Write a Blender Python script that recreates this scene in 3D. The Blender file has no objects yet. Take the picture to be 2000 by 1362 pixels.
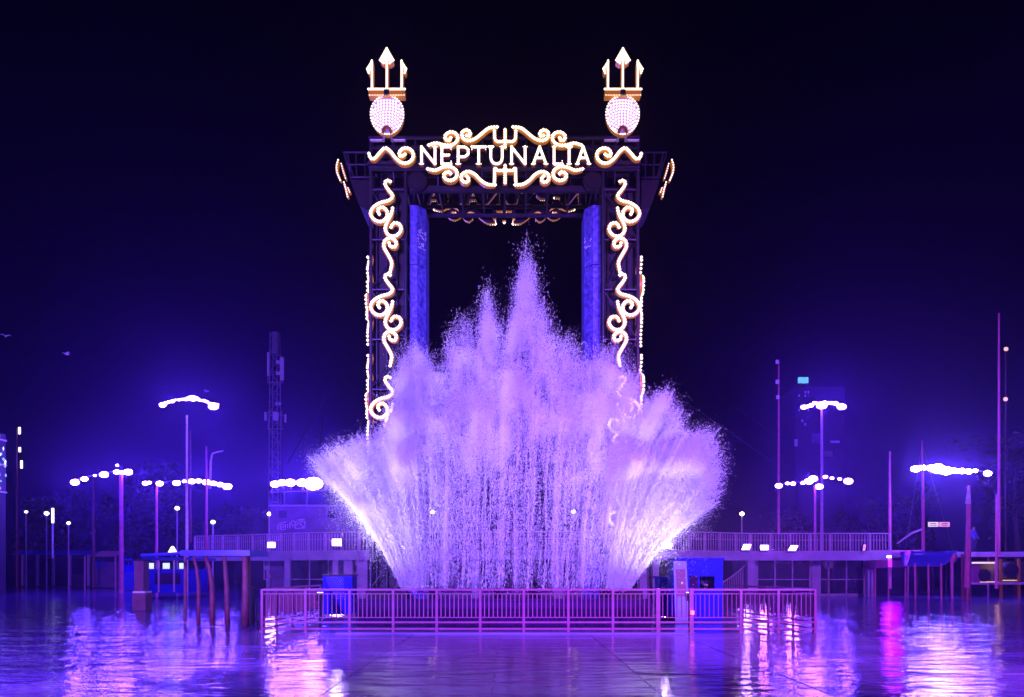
import bpy, math, random
import numpy as np
from mathutils import Vector, Matrix

random.seed(7)
rng = np.random.default_rng(7)
C = bpy.context.scene.collection
SC = bpy.context.scene
PI = math.pi

# ------------------------------------------------------------------ camera
F, CX, HY, EYE = 1600.0, 1000.0, 1112.0, 1.6
cam = bpy.data.cameras.new('camera')
cam.sensor_width = 36.0
cam.lens = F / 2000 * 36
cam.shift_y = (HY - 681) / 2000
cam.clip_start, cam.clip_end = 0.1, 2000
co = bpy.data.objects.new('camera', cam)
co.location = (0, 0, EYE)
co.rotation_euler = (PI / 2, 0, 0)
C.objects.link(co)
SC.camera = co
SC.render.resolution_x, SC.render.resolution_y = 1024, 697

# ------------------------------------------------------------------ world: a night sky
W = bpy.data.worlds.new('World')
SC.world = W
W.use_nodes = True
bg = W.node_tree.nodes['Background']
bg.inputs[0].default_value = (0.05, 0.02, 1.0, 1)
bg.inputs[1].default_value = 0.0015

SC.view_settings.view_transform = 'Standard'
SC.view_settings.look = 'None'
SC.view_settings.exposure = 0
SC.view_settings.gamma = 1
SC.view_settings.use_curve_mapping = False
cy = SC.cycles
cy.use_denoising = True
cy.max_bounces = 8
cy.diffuse_bounces = 3
cy.glossy_bounces = 3
cy.transmission_bounces = 4
cy.transparent_max_bounces = 8
cy.volume_bounces = 0
cy.sample_clamp_indirect = 8
cy.caustics_reflective = False
cy.caustics_refractive = False
cy.use_light_tree = True

def P(px, py, D):
    """the point of the place seen at (px, py) of the photograph, D metres in front of the camera"""
    return Vector(((px - CX) / F * D, D, EYE + (HY - py) / F * D))
def PX(px, D): return (px - CX) / F * D
def PZ(py, D): return EYE + (HY - py) / F * D

def lamp(name, kind, loc, target, color, watts, size=0.3, angle=60, blend=0.5):
    L = bpy.data.lights.new(name, kind)
    L.color = color
    L.energy = watts
    if kind == 'SPOT':
        L.spot_size = math.radians(angle)
        L.spot_blend = blend
    L.shadow_soft_size = size
    o = bpy.data.objects.new(name, L)
    o.location = loc
    if target is not None:
        o.rotation_euler = (Vector(target) - Vector(loc)).to_track_quat('-Z', 'Y').to_euler()
    C.objects.link(o)
    return o

# assumed floodlights, unseen beside and behind the viewer, lighting splash, railing and walkways
lamp('assumed_floodlight', 'SPOT', (-15, 3, 7.5), (-.8, 24, 5.2), (0.29, 0.195, 1.0), 25000, 0.4, 37)
lamp('assumed_floodlight', 'SPOT', (15, 3, 7.5), (.8, 24, 5.2), (0.31, 0.205, 1.0), 25000, 0.4, 37)
lamp('assumed_floodlight', 'SPOT', (-11, -2, 8), (-13, 36, 0.5), (0.27, 0.09, 1.0), 80000, 0.4, 76)
lamp('assumed_floodlight', 'SPOT', (11, -2, 8), (15, 36, 0.5), (0.36, 0.085, 1.0), 80000, 0.4, 76)

# ------------------------------------------------------------------ materials
def mat(name, col, rough=0.5, metal=0.0, var=0.25, scale=6.0, bump=0.0, col2=None, emit=None, estr=0.0, spec=0.5):
    m = bpy.data.materials.new(name)
    m.use_nodes = True
    nt = m.node_tree
    b = nt.nodes['Principled BSDF']
    tc = nt.nodes.new('ShaderNodeTexCoord')
    nz = nt.nodes.new('ShaderNodeTexNoise')
    nz.inputs['Scale'].default_value = scale
    nz.inputs['Detail'].default_value = 5
    nt.links.new(tc.outputs['Object'], nz.inputs['Vector'])
    rp = nt.nodes.new('ShaderNodeValToRGB')
    c2 = col2 or tuple(c * (1 - var) for c in col)
    rp.color_ramp.elements[0].position, rp.color_ramp.elements[1].position = 0.3, 0.7
    rp.color_ramp.elements[0].color = (*c2, 1)
    rp.color_ramp.elements[1].color = (*col, 1)
    nt.links.new(nz.outputs['Fac'], rp.inputs['Fac'])
    nt.links.new(rp.outputs['Color'], b.inputs['Base Color'])
    b.inputs['Roughness'].default_value = rough
    b.inputs['Metallic'].default_value = metal
    b.inputs['Specular IOR Level'].default_value = spec
    if bump:
        bp = nt.nodes.new('ShaderNodeBump')
        bp.inputs['Strength'].default_value = bump
        bp.inputs['Distance'].default_value = 0.02
        nt.links.new(nz.outputs['Fac'], bp.inputs['Height'])
        nt.links.new(bp.outputs['Normal'], b.inputs['Normal'])
    if emit:
        b.inputs['Emission Color'].default_value = (*emit, 1)
        b.inputs['Emission Strength'].default_value = estr
    return m

def glow(name, col, strength, sample=True):
    m = bpy.data.materials.new(name)
    m.use_nodes = True
    nt = m.node_tree
    b = nt.nodes['Principled BSDF']
    b.inputs['Base Color'].default_value = (0.6, 0.6, 0.6, 1)
    b.inputs['Emission Color'].default_value = (*col, 1)
    b.inputs['Emission Strength'].default_value = strength
    m.cycles.emission_sampling = 'AUTO' if sample else 'NONE'
    return m

M = {}
M['steel'] = mat('dark_steel', (0.026, 0.022, 0.045), 0.45, 0.4, 0.4, 3)
M['steel2'] = mat('galvanised_steel', (0.4, 0.38, 0.42), 0.4, 0.5, 0.3, 4)
M['black'] = mat('black_paint', (0.015, 0.014, 0.018), 0.6, 0, 0.4, 5, spec=0.2)
M['mesh'] = mat('dark_scrim', (0.010, 0.008, 0.018), 0.7, 0, 0.5, 2.5, 0.4)
M['red'] = mat('red_gloss_paint', (0.28, 0.045, 0.17), 0.4, 0, 0.3, 8)
M['rail'] = mat('pale_rail_paint', (0.62, 0.42, 0.52), 0.4, 0, 0.3, 5)
M['deck'] = mat('pale_painted_concrete', (0.45, 0.36, 0.5), 0.6, 0, 0.35, 1.2, 0.2)
M['deckdark'] = mat('dark_timber', (0.035, 0.02, 0.04), 0.7, 0, 0.4, 3, 0.2)  # one dark base tone with random variation
M['wall'] = mat('plum_render', (0.2, 0.1, 0.24), 0.75, 0, 0.4, 1.5, 0.3)
M['glass'] = mat('dark_glass', (0.02, 0.015, 0.04), 0.08, 0, 0.3, 1, spec=0.8)
M['blue'] = mat('blue_panel_paint', (0.012, 0.015, 0.62), 0.6, 0, 0.35, 2.5, 0.1, spec=0.1)
M['bluemesh'] = mat('blue_marbled_cladding', (0.15, 0.14, 0.56), 0.5, 0, 0, 8, 0.8, col2=(0.03, 0.03, 0.2), spec=0.2)
M['white'] = mat('white_paint', (0.75, 0.72, 0.75), 0.5, 0, 0.15, 5)
M['gold'] = mat('gold_added_glow', (0.6, 0.26, 0.025), 0.35, 0, 0.15, 6, emit=(1.0, 0.36, 0.03), estr=0.2)  # faint emission added so the gold looks lit by the bulbs beside it
M['golddim'] = mat('gold_paint', (0.42, 0.19, 0.03), 0.4, 0.2, 0.25, 6)
M['plum'] = mat('purple_basin_paint', (0.04, 0.006, 0.07), 0.8, 0, 0.35, 2, 0.15, spec=0.1)
M['wood'] = mat('driftwood', (0.22, 0.06, 0.08), 0.6, 0, 0.5, 7, 0.5)
M['stone'] = mat('reddish_stone', (0.2, 0.07, 0.12), 0.75, 0, 0.4, 4, 0.5)
M['leaf'] = mat('dark_leaves', (0.05, 0.075, 0.03), 0.6, 0, 0.6, 2)
M['bark'] = mat('bark', (0.09, 0.06, 0.05), 0.85, 0, 0.5, 9, 0.6)
M['pink'] = mat('pink_awning_cloth', (0.75, 0.3, 0.5), 0.7, 0, 0.2, 4)
M['hull'] = mat('blue_hull_paint', (0.03, 0.05, 0.5), 0.35, 0, 0.3, 2)
M['sail'] = mat('furled_sailcloth', (0.75, 0.66, 0.6), 0.8, 0, 0.25, 6, 0.3)
M['pinkpole'] = mat('rose_painted_mast', (0.7, 0.16, 0.3), 0.4, 0, 0.3, 3)
M['skin'] = mat('skin', (0.5, 0.28, 0.2), 0.5, 0, 0.1, 9)
M['cloth'] = mat('navy_clothing', (0.03, 0.03, 0.09), 0.8, 0, 0.3, 15, 0.3)
M['clothblue'] = mat('blue_clothing', (0.08, 0.1, 0.5), 0.8, 0, 0.3, 15, 0.3)
M['hair'] = mat('dark_hair', (0.02, 0.015, 0.012), 0.5, 0, 0.3, 20)
M['discface'] = mat('pale_violet_paint', (0.5, 0.32, 0.55), 0.5, 0, 0.1, 5)
M['bulb'] = glow('warm_bulb', (1.0, 0.74, 0.46), 3.2)
M['bulbdim'] = glow('warm_bulb_dense', (1.0, 0.80, 0.66), 2.6)
M['flood'] = glow('violet_flood_lens', (0.11, 0.04, 1.0), 560)
M['floodright'] = glow('violet_flood_lens_right', (0.13, 0.04, 1.0), 430)
M['floodfar'] = glow('white_violet_stadium_lens', (0.16, 0.085, 1.0), 620)
M['deckflood'] = glow('white_violet_flood_lens', (0.5, 0.3, 1.0), 22)
M['warm'] = glow('warm_street_lamp', (1.0, 0.7, 0.4), 25)
M['cool'] = glow('cool_white_lamp', (0.75, 0.75, 1.0), 4)
M['cyan'] = glow('cyan_lit_sign', (0.12, 0.55, 0.8), 1.1)
M['shop'] = glow('lit_shop_window', (0.45, 0.6, 1.0), 1.6)
M['magenta'] = glow('magenta_light_panel', (0.45, 0.0, 0.9), 1.6)
M['amberlit'] = glow('amber_lit_shop', (1.0, 0.55, 0.12), 1.0)
M['signpink'] = glow('pink_lit_sign', (0.95, 0.3, 0.5), 1.0)
M['signcream'] = glow('cream_lit_sign', (0.95, 0.7, 0.65), 1.0)
M['redlamp'] = glow('red_signal_lamp', (1.0, 0.05, 0.08), 4)
M['violetwin'] = glow('violet_lit_window', (0.25, 0.06, 0.6), 0.5)

def water_drop_mat():
    m = bpy.data.materials.new('splashing_water')
    m.use_nodes = True
    nt = m.node_tree
    nt.nodes.clear()
    out = nt.nodes.new('ShaderNodeOutputMaterial')
    d = nt.nodes.new('ShaderNodeBsdfDiffuse'); d.inputs[0].default_value = (0.9, 0.9, 0.93, 1)
    t = nt.nodes.new('ShaderNodeBsdfTranslucent'); t.inputs[0].default_value = (0.92, 0.92, 0.95, 1)
    g = nt.nodes.new('ShaderNodeBsdfGlossy'); g.inputs[0].default_value = (1, 1, 1, 1); g.inputs['Roughness'].default_value = 0.25
    a = nt.nodes.new('ShaderNodeMixShader'); a.inputs[0].default_value = 0.5
    b = nt.nodes.new('ShaderNodeMixShader'); b.inputs[0].default_value = 0.15
    nt.links.new(d.outputs[0], a.inputs[1]); nt.links.new(t.outputs[0], a.inputs[2])
    nt.links.new(a.outputs[0], b.inputs[1]); nt.links.new(g.outputs[0], b.inputs[2])
    nt.links.new(b.outputs[0], out.inputs[0])
    return m
M['drops'] = water_drop_mat()
M['boardblue'] = mat('pale_blue_paint', (0.16, 0.18, 0.55), 0.5, 0, 0.2, 4)

def wet_mat(name, base, rough, s1, b1, s2, b2, var=0.5):
    """a wet, rippled surface: long low ripples crossed by finer ones"""
    m = bpy.data.materials.new(name)
    m.use_nodes = True
    nt = m.node_tree
    b = nt.nodes['Principled BSDF']
    b.inputs['Roughness'].default_value = rough
    b.inputs['IOR'].default_value = 1.38
    geo = nt.nodes.new('ShaderNodeNewGeometry')
    def noise(sx, sy, scale, det):
        mp = nt.nodes.new('ShaderNodeMapping')
        mp.inputs['Scale'].default_value = (sx, sy, 1)
        nt.links.new(geo.outputs['Position'], mp.inputs['Vector'])
        n = nt.nodes.new('ShaderNodeTexNoise')
        n.inputs['Scale'].default_value = scale
        n.inputs['Detail'].default_value = det
        nt.links.new(mp.outputs[0], n.inputs['Vector'])
        return n
    n1 = noise(0.6, 1.2, s1, 3)
    n2 = noise(0.7, 1.3, s2, 4)
    bp1 = nt.nodes.new('ShaderNodeBump'); bp1.inputs['Strength'].default_value = 1; bp1.inputs['Distance'].default_value = b1
    bp2 = nt.nodes.new('ShaderNodeBump'); bp2.inputs['Strength'].default_value = 1; bp2.inputs['Distance'].default_value = b2
    nt.links.new(n1.outputs['Fac'], bp1.inputs['Height'])
    nt.links.new(n2.outputs['Fac'], bp2.inputs['Height'])
    nt.links.new(bp1.outputs[0], bp2.inputs['Normal'])
    nt.links.new(bp2.outputs[0], b.inputs['Normal'])
    n3 = noise(0.5, 1.0, 0.6, 5)
    rp = nt.nodes.new('ShaderNodeValToRGB')
    rp.color_ramp.elements[0].position, rp.color_ramp.elements[1].position = 0.35, 0.65
    rp.color_ramp.elements[0].color = (*[c * (1 - var) for c in base], 1)
    rp.color_ramp.elements[1].color = (*base, 1)
    nt.links.new(n3.outputs['Fac'], rp.inputs['Fac'])
    nt.links.new(rp.outputs['Color'], b.inputs['Base Color'])
    mr = nt.nodes.new('ShaderNodeMapRange')
    mr.inputs['To Min'].default_value = rough * 0.6
    mr.inputs['To Max'].default_value = rough * 1.4
    nt.links.new(n3.outputs['Fac'], mr.inputs['Value'])
    nt.links.new(mr.outputs[0], b.inputs['Roughness'])
    return m
M['lagoon'] = wet_mat('rippled_water', (0.20, 0.12, 0.50), 0.075, 0.75, 0.075, 2.2, 0.045)
M['slab'] = wet_mat('wet_concrete', (0.26, 0.17, 0.46), 0.14, 0.7, 0.035, 2.6, 0.02)
M['pool'] = wet_mat('foaming_pool_water', (0.4, 0.36, 0.5), 0.3, 3.0, 0.08, 9.0, 0.03)

# ------------------------------------------------------------------ mesh builder
OCT_V = [(1, 0, 0), (-1, 0, 0), (0, 1, 0), (0, -1, 0), (0, 0, 1), (0, 0, -1)]
OCT_F = [(0, 2, 4), (2, 1, 4), (1, 3, 4), (3, 0, 4), (2, 0, 5), (1, 2, 5), (3, 1, 5), (0, 3, 5)]
OFF = {}

class MB:
    def __init__(s): s.v = []; s.f = []; s.mi = []
    def add(s, vs, fs, mi=0):
        n = len(s.v)
        s.v += [tuple(v) for v in vs]
        s.f += [tuple(i + n for i in f) for f in fs]
        s.mi += [mi] * len(fs)
        return s
    def box(s, c, d, rz=0.0, mi=0):
        hx, hy, hz = d[0] / 2, d[1] / 2, d[2] / 2
        ca, sa = math.cos(rz), math.sin(rz)
        vs = []
        for x, y, z in ((-hx, -hy, -hz), (hx, -hy, -hz), (hx, hy, -hz), (-hx, hy, -hz), (-hx, -hy, hz), (hx, -hy, hz), (hx, hy, hz), (-hx, hy, hz)):
            vs.append((c[0] + x * ca - y * sa, c[1] + x * sa + y * ca, c[2] + z))
        return s.add(vs, [(0, 3, 2, 1), (4, 5, 6, 7), (0, 1, 5, 4), (1, 2, 6, 5), (2, 3, 7, 6), (3, 0, 4, 7)], mi)
    def span(s, a, b, mi=0):
        return s.box([(a[i] + b[i]) / 2 for i in range(3)], [abs(b[i] - a[i]) for i in range(3)], 0, mi)
    def tube(s, pts, r, n=6, caps=True, mi=0):
        pts = [Vector(p) for p in pts]
        rs = r if isinstance(r, (list, tuple)) else [r] * len(pts)
        vs, fs = [], []
        up = None
        for i, p in enumerate(pts):
            t = (pts[min(i + 1, len(pts) - 1)] - pts[max(i - 1, 0)]).normalized()
            if up is None:
                up = t.orthogonal().normalized()
            u = (up - t * up.dot(t))
            u = u.normalized() if u.length > 1e-5 else t.orthogonal().normalized()
            up = u
            w = t.cross(u)
            for k in range(n):
                a = 2 * PI * (k + 0.5) / n
                vs.append(p + (u * math.cos(a) + w * math.sin(a)) * rs[i])
        for i in range(len(pts) - 1):
            for k in range(n):
                fs.append((i * n + k, i * n + (k + 1) % n, (i + 1) * n + (k + 1) % n, (i + 1) * n + k))
        if caps:
            fs.append(tuple(range(n))[::-1])
            fs.append(tuple((len(pts) - 1) * n + k for k in range(n)))
        return s.add(vs, fs, mi)
    def octa(s, c, r, mi=0):
        rr = r if isinstance(r, (list, tuple)) else (r, r, r)
        return s.add([(c[0] + v[0] * rr[0], c[1] + v[1] * rr[1], c[2] + v[2] * rr[2]) for v in OCT_V], OCT_F, mi)
    def ball(s, c, r, nu=10, nv=6, mi=0):
        rr = r if isinstance(r, (list, tuple)) else (r, r, r)
        vs = [(c[0], c[1], c[2] + rr[2])]
        for j in range(1, nv):
            for i in range(nu):
                a, b = 2 * PI * i / nu, PI * j / nv
                vs.append((c[0] + rr[0] * math.sin(b) * math.cos(a), c[1] + rr[1] * math.sin(b) * math.sin(a), c[2] + rr[2] * math.cos(b)))
        vs.append((c[0], c[1], c[2] - rr[2]))
        L = len(vs) - 1
        fs = [(0, 1 + i, 1 + (i + 1) % nu) for i in range(nu)]
        for j in range(nv - 2):
            for i in range(nu):
                a = 1 + j * nu
                fs.append((a + i, a + nu + i, a + nu + (i + 1) % nu, a + (i + 1) % nu))
        a = 1 + (nv - 2) * nu
        fs += [(L, a + (i + 1) % nu, a + i) for i in range(nu)]
        return s.add(vs, fs, mi)
    def prism(s, poly, d0, d1, mi=0, mside=None):
        """poly: (x, z) outline, facing the viewer, extruded from depth d0 (front) to d1"""
        n = len(poly)
        vs = [(x, d0, z) for x, z in poly] + [(x, d1, z) for x, z in poly]
        ms = mi if mside is None else mside
        s.add(vs, [tuple(range(n))], mi)
        s.f.append(tuple(len(s.v) - 2 * n + n + k for k in range(n))[::-1]); s.mi.append(ms)
        base = len(s.v) - 2 * n
        for k in range(n):
            s.f.append((base + k, base + (k + 1) % n, base + n + (k + 1) % n, base + n + k)); s.mi.append(ms)
        return s
    def plan(s, poly, z0, z1, mi=0):
        """poly: (x, y) footprint extruded upward"""
        n = len(poly)
        vs = [(x, y, z0) for x, y in poly] + [(x, y, z1) for x, y in poly]
        fs = [tuple(range(n))[::-1], tuple(n + k for k in range(n))]
        fs += [(k, (k + 1) % n, n + (k + 1) % n, n + k) for k in range(n)]
        return s.add(vs, fs, mi)
    def mesh(s, name, m, off=(0, 0, 0), smooth=False):
        me = bpy.data.meshes.new(name)
        me.from_pydata([(v[0] - off[0], v[1] - off[1], v[2] - off[2]) for v in s.v], [], s.f)
        mats = m if isinstance(m, (list, tuple)) else [m]
        for k in mats: me.materials.append(k)
        if len(mats) > 1: me.polygons.foreach_set('material_index', s.mi)
        if smooth: me.shade_smooth()
        me.update()
        return me
    def build(s, name, m, parent=None, smooth=False, kind=None):
        """link as ONE object; vertices are given in world coordinates"""
        off = OFF.get(parent.name, (0, 0, 0)) if parent else (0, 0, 0)
        o = bpy.data.objects.new(name, s.mesh(name, m, off, smooth))
        C.objects.link(o)
        if parent:
            o.parent = parent
        OFF[o.name] = off
        if kind: o['kind'] = kind
        return o

def thing(name, loc, label, cat, group=None, kind=None):
    o = bpy.data.objects.new(name, None)
    o.location = loc
    o.empty_display_size = 0.3
    C.objects.link(o)
    OFF[o.name] = tuple(loc)
    o['label'], o['category'] = label, cat
    if group: o['group'] = group
    if kind: o['kind'] = kind
    return o

def tag(o, label, cat, group=None, kind=None):
    o['label'], o['category'] = label, cat
    if group: o['group'] = group
    if kind: o['kind'] = kind
    return o

def inst(name, me, loc, parent, rz=0.0, ry=0.0):
    """one small piece that shares its mesh with its likes; loc in world coordinates"""
    o = bpy.data.objects.new(name, me)
    C.objects.link(o)
    off = OFF.get(parent.name, (0, 0, 0)) if parent else (0, 0, 0)
    o.location = (loc[0] - off[0], loc[1] - off[1], loc[2] - off[2])
    o.rotation_euler = (0, ry, rz)
    if parent: o.parent = parent
    OFF[o.name] = tuple(loc)
    return o

def dup(root, loc=None, rz=None, label=None):
    r = root.copy(); C.objects.link(r)
    if loc is not None: r.location = loc
    if rz is not None: r.rotation_euler.z = rz
    if label: r['label'] = label
    for ch in list(root.children):
        c = ch.copy(); C.objects.link(c); c.parent = r
        for g in list(ch.children):
            d = g.copy(); C.objects.link(d); d.parent = c
    return r

# ------------------------------------------------------------------ curves for the lit ornaments
def catmull(pts, step):
    pts = [np.array(p, float) for p in pts]
    q = [2 * pts[0] - pts[1]] + pts + [2 * pts[-1] - pts[-2]]
    out = []
    for i in range(1, len(q) - 2):
        for k in range(14):
            t = k / 14
            out.append(0.5 * ((2 * q[i]) + (-q[i - 1] + q[i + 1]) * t + (2 * q[i - 1] - 5 * q[i] + 4 * q[i + 1] - q[i + 2]) * t * t
                              + (-q[i - 1] + 3 * q[i] - 3 * q[i + 1] + q[i + 2]) * t ** 3))
    out.append(pts[-1])
    return resample(out, step)

def resample(pts, step):
    pts = np.array(pts, float)
    d = np.concatenate([[0], np.cumsum(np.linalg.norm(np.diff(pts, axis=0), axis=1))])
    n = max(2, int(round(d[-1] / step)) + 1)
    s = np.linspace(0, d[-1], n)
    return np.stack([np.interp(s, d, pts[:, 0]), np.interp(s, d, pts[:, 1])], 1)

def sweep(mb, path, fn, width, depth, off=0.0, taper=True):
    """channel of rectangular section along a 2-D path; fn(u, v, n) -> world point, n measured out of the wall"""
    n = len(path)
    vs, fs, mi = [], [], []
    for i in range(n):
        t = path[min(i + 1, n - 1)] - path[max(i - 1, 0)]
        t = t / (np.linalg.norm(t) + 1e-9)
        nn = np.array([-t[1], t[0]])
        s = i / (n - 1)
        w = width / 2 * (min(1, 0.55 + 3.0 * min(s, 1 - s)) if taper else 1)
        a, b = path[i] + nn * w, path[i] - nn * w
        vs += [fn(a[0], a[1], depth + off), fn(b[0], b[1], depth + off), fn(b[0], b[1], 0), fn(a[0], a[1], 0)]
    for i in range(n - 1):
        k = i * 4
        for j in range(4):
            fs.append((k + j, k + (j + 1) % 4, k + 4 + (j + 1) % 4, k + 4 + j)); mi.append((0, 1, 2, 1)[j])
    fs.append((0, 3, 2, 1)); mi.append(1)
    k = (n - 1) * 4
    fs.append((k, k + 1, k + 2, k + 3)); mi.append(1)
    m = len(mb.v)
    mb.v += [tuple(v) for v in vs]
    mb.f += [tuple(a + m for a in f) for f in fs]
    mb.mi += mi

def bulbs_on(mb, path, fn, n, r):
    for p in path:
        mb.octa(fn(p[0], p[1], n), r)

# ------------------------------------------------------------------ ground
g = MB().add([(-140, -12, 0), (140, -12, 0), (140, 190, 0), (-140, 190, 0)], [(0, 1, 2, 3)])
go = g.build('wet_ground', M['lagoon'])
go['kind'] = 'structure'; go['label'] = 'wet rippled ground flooded with water, mirroring the lights'
pv = bpy.data.objects.new('paved_apron', None); C.objects.link(pv); pv['kind'] = 'structure'
pv['label'] = 'wet concrete slabs round the splash pool'
for i in range(7):
    for j in range(13):
        x, y = -6.7 + i * 2.15, 6.0 + j * 2.15
        mb = MB()
        z = 0.006 + random.uniform(0, 0.006)
        tx, ty = random.uniform(-.0015, .0015), random.uniform(-.0015, .0015)
        top = [(x, y, z), (x + 2.128, y, z + tx * 2), (x + 2.128, y + 2.128, z + tx * 2 + ty * 2), (x, y + 2.128, z + ty * 2)]
        vs = [(a, b, -0.03) for a, b, _ in top] + top
        mb.add(vs, [(4, 5, 6, 7), (0, 1, 5, 4), (1, 2, 6, 5), (2, 3, 7, 6), (3, 0, 4, 7)])
        o = mb.build('slab', M['slab'], pv)

# ------------------------------------------------------------------ the gate
GC = Vector((-0.235, 26.15, 0))
gate = thing('water_ride_gate', GC, 'tall dark truss gate with glowing scrolls, tridents and NEPTUNALIA sign behind the splash', 'gate')
SG = F / 24.72   # pixels of the photograph per metre at the sign's own distance
def ff(u, v, n): return ((u - 1000) / SG, 24.92 - n, 1.6 + (1112 - v) / SG)

def tower_leg(x0, x1):
    y0, y1, z0, z1 = 25.0, 27.3, 0.0, 14.75
    leg = MB().span((x0 + .1, 25.30, 1.0), (x1 - .1, 25.34, 13.25)).build('tower_leg', M['mesh'], gate)
    ch = MB().tube([(0, 0, z0), (0, 0, z1)], 0.055, 8).mesh('chord', M['steel'])
    for x in (x0 + .055, x1 - .055):
        for y in (y0 + .055, y1 - .055):
            inst('chord', ch, (x, y, 0), leg)
    pp = MB().tube([(0, 0, 1.0), (0, 0, 13.2)], 0.022, 5).mesh('pipe', M['steel'])
    for k in range(3):
        inst('pipe', pp, (x0 + .22 + k * .31, 25.2, 0), leg)
    w, d = x1 - x0 - .11, y1 - y0 - .11
    zs = np.linspace(1.0, 13.2, 9)
    h = zs[1] - zs[0]
    hx = MB().tube([(0, 0, 0), (w, 0, 0)], 0.03, 5).mesh('brace', M['steel'])
    hy = MB().tube([(0, 0, 0), (0, d, 0)], 0.03, 5).mesh('brace', M['steel'])
    dx = [MB().tube([(0, 0, 0), (w, 0, h)], 0.022, 5).mesh('brace', M['steel']), MB().tube([(w, 0, 0), (0, 0, h)], 0.022, 5).mesh('brace', M['steel'])]
    dy = [MB().tube([(0, 0, 0), (0, d, h)], 0.022, 5).mesh('brace', M['steel']), MB().tube([(0, d, 0), (0, 0, h)], 0.022, 5).mesh('brace', M['steel'])]
    for k, z in enumerate(zs):
        for y in (y0 + .055, y1 - .055): inst('brace', hx, (x0 + .055, y, z), leg)
        for x in (x0 + .055, x1 - .055): inst('brace', hy, (x, y0 + .055, z), leg)
        if k < len(zs) - 1:
            for y in (y0 + .055, y1 - .055): inst('brace', dx[k % 2], (x0 + .055, y, z), leg)
            for x in (x0 + .055, x1 - .055): inst('brace', dy[k % 2], (x, y0 + .055, z), leg)
    pl = MB().prism([(x0 - .02, 0), (x1 + .02, 0), (x1 + .02, .96), (x1 - .2, .99), (x0 + .2, .99), (x0 - .02, .96)], 24.55, 27.4).build('plinth', M['black'], gate)
tower_leg(-4.375, -3.2)
tower_leg(2.73, 3.905)

# crossbeam: chords, verticals and braces of the head truss
XL, XR = -4.37, 3.90
cb = MB().span((XL + .1, 25.35, 13.86), (XR - .1, 25.39, 14.72)).build('head_panel', M['mesh'], gate)
for z, y, r in ((14.76, 25.0, .06), (14.76, 27.4, .06), (13.86, 25.0, .06), (13.72, 27.4, .06), (13.78, 25.0, .03), (14.30, 25.3, .03), (13.30, 25.3, .09), (13.30, 27.1, .07), (14.45, 25.0, .025), (13.45, 27.4, .05)):
    MB().tube([(XL, y, z), (XR, y, z)], r, 8).build('head_chord', M['steel'], gate)
nb = 12
for k in range(nb + 1):
    x = XL + .06 + k * (XR - XL - .12) / nb
    for y in (25.0, 27.4):
        MB().tube([(x, y, 13.80), (x, y, 14.72)], .028, 5).build('head_brace', M['steel'], gate)
    MB().tube([(x, 25.0, 14.74), (x, 27.4, 14.74)], .028, 5).build('head_brace', M['steel'], gate)
    MB().tube([(x, 25.3, 13.32), (x, 27.1, 13.32)], .03, 5).build('head_brace', M['steel'], gate)
    MB().tube([(x, 25.3, 13.32), (x, 25.05, 13.84)], .024, 5).build('head_brace', M['steel'], gate)
    if k < nb:
        x2 = XL + .06 + (k + 1) * (XR - XL - .12) / nb
        for y in (27.4,):
            a, b = (13.80, 14.72) if k % 2 else (14.72, 13.80)
            MB().tube([(x, y, a), (x2, y, b)], .022, 5).build('head_brace', M['steel'], gate)
# under-sign box beam (the pale band under the sign)
MB().span((-3.15, 25.2, 13.22), (2.68, 25.24, 13.40)).build('head_fascia', M['steel'], gate)
MB().span((-4.40, 24.97, 13.93), (-3.18, 24.94, 14.02)).build('head_fascia', M['steel'], gate)
MB().span((2.71, 24.97, 13.93), (3.93, 24.94, 14.02)).build('head_fascia', M['steel'], gate)
# speakers in the two inner corners
for px in (812, 1160):
    c = ff(px, 345, 0)
    mb = MB()
    for r0, yy in ((.30, 25.02), (.24, 24.98), (.15, 25.05)):
        mb.tube([(c[0], yy, c[2]), (c[0], yy + .08, c[2])], [r0, r0], 18)
    mb.build('corner_speaker', M['black'], gate)
# little bright caps on the top rail
for px in (735, 776, 1196, 1236):
    c = ff(px, 267, 0)
    MB().span((c[0] - .22, 24.9, c[2] - .02), (c[0] + .22, 25.0, c[2] + .02)).build('top_cap', M['white'], gate)

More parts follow.
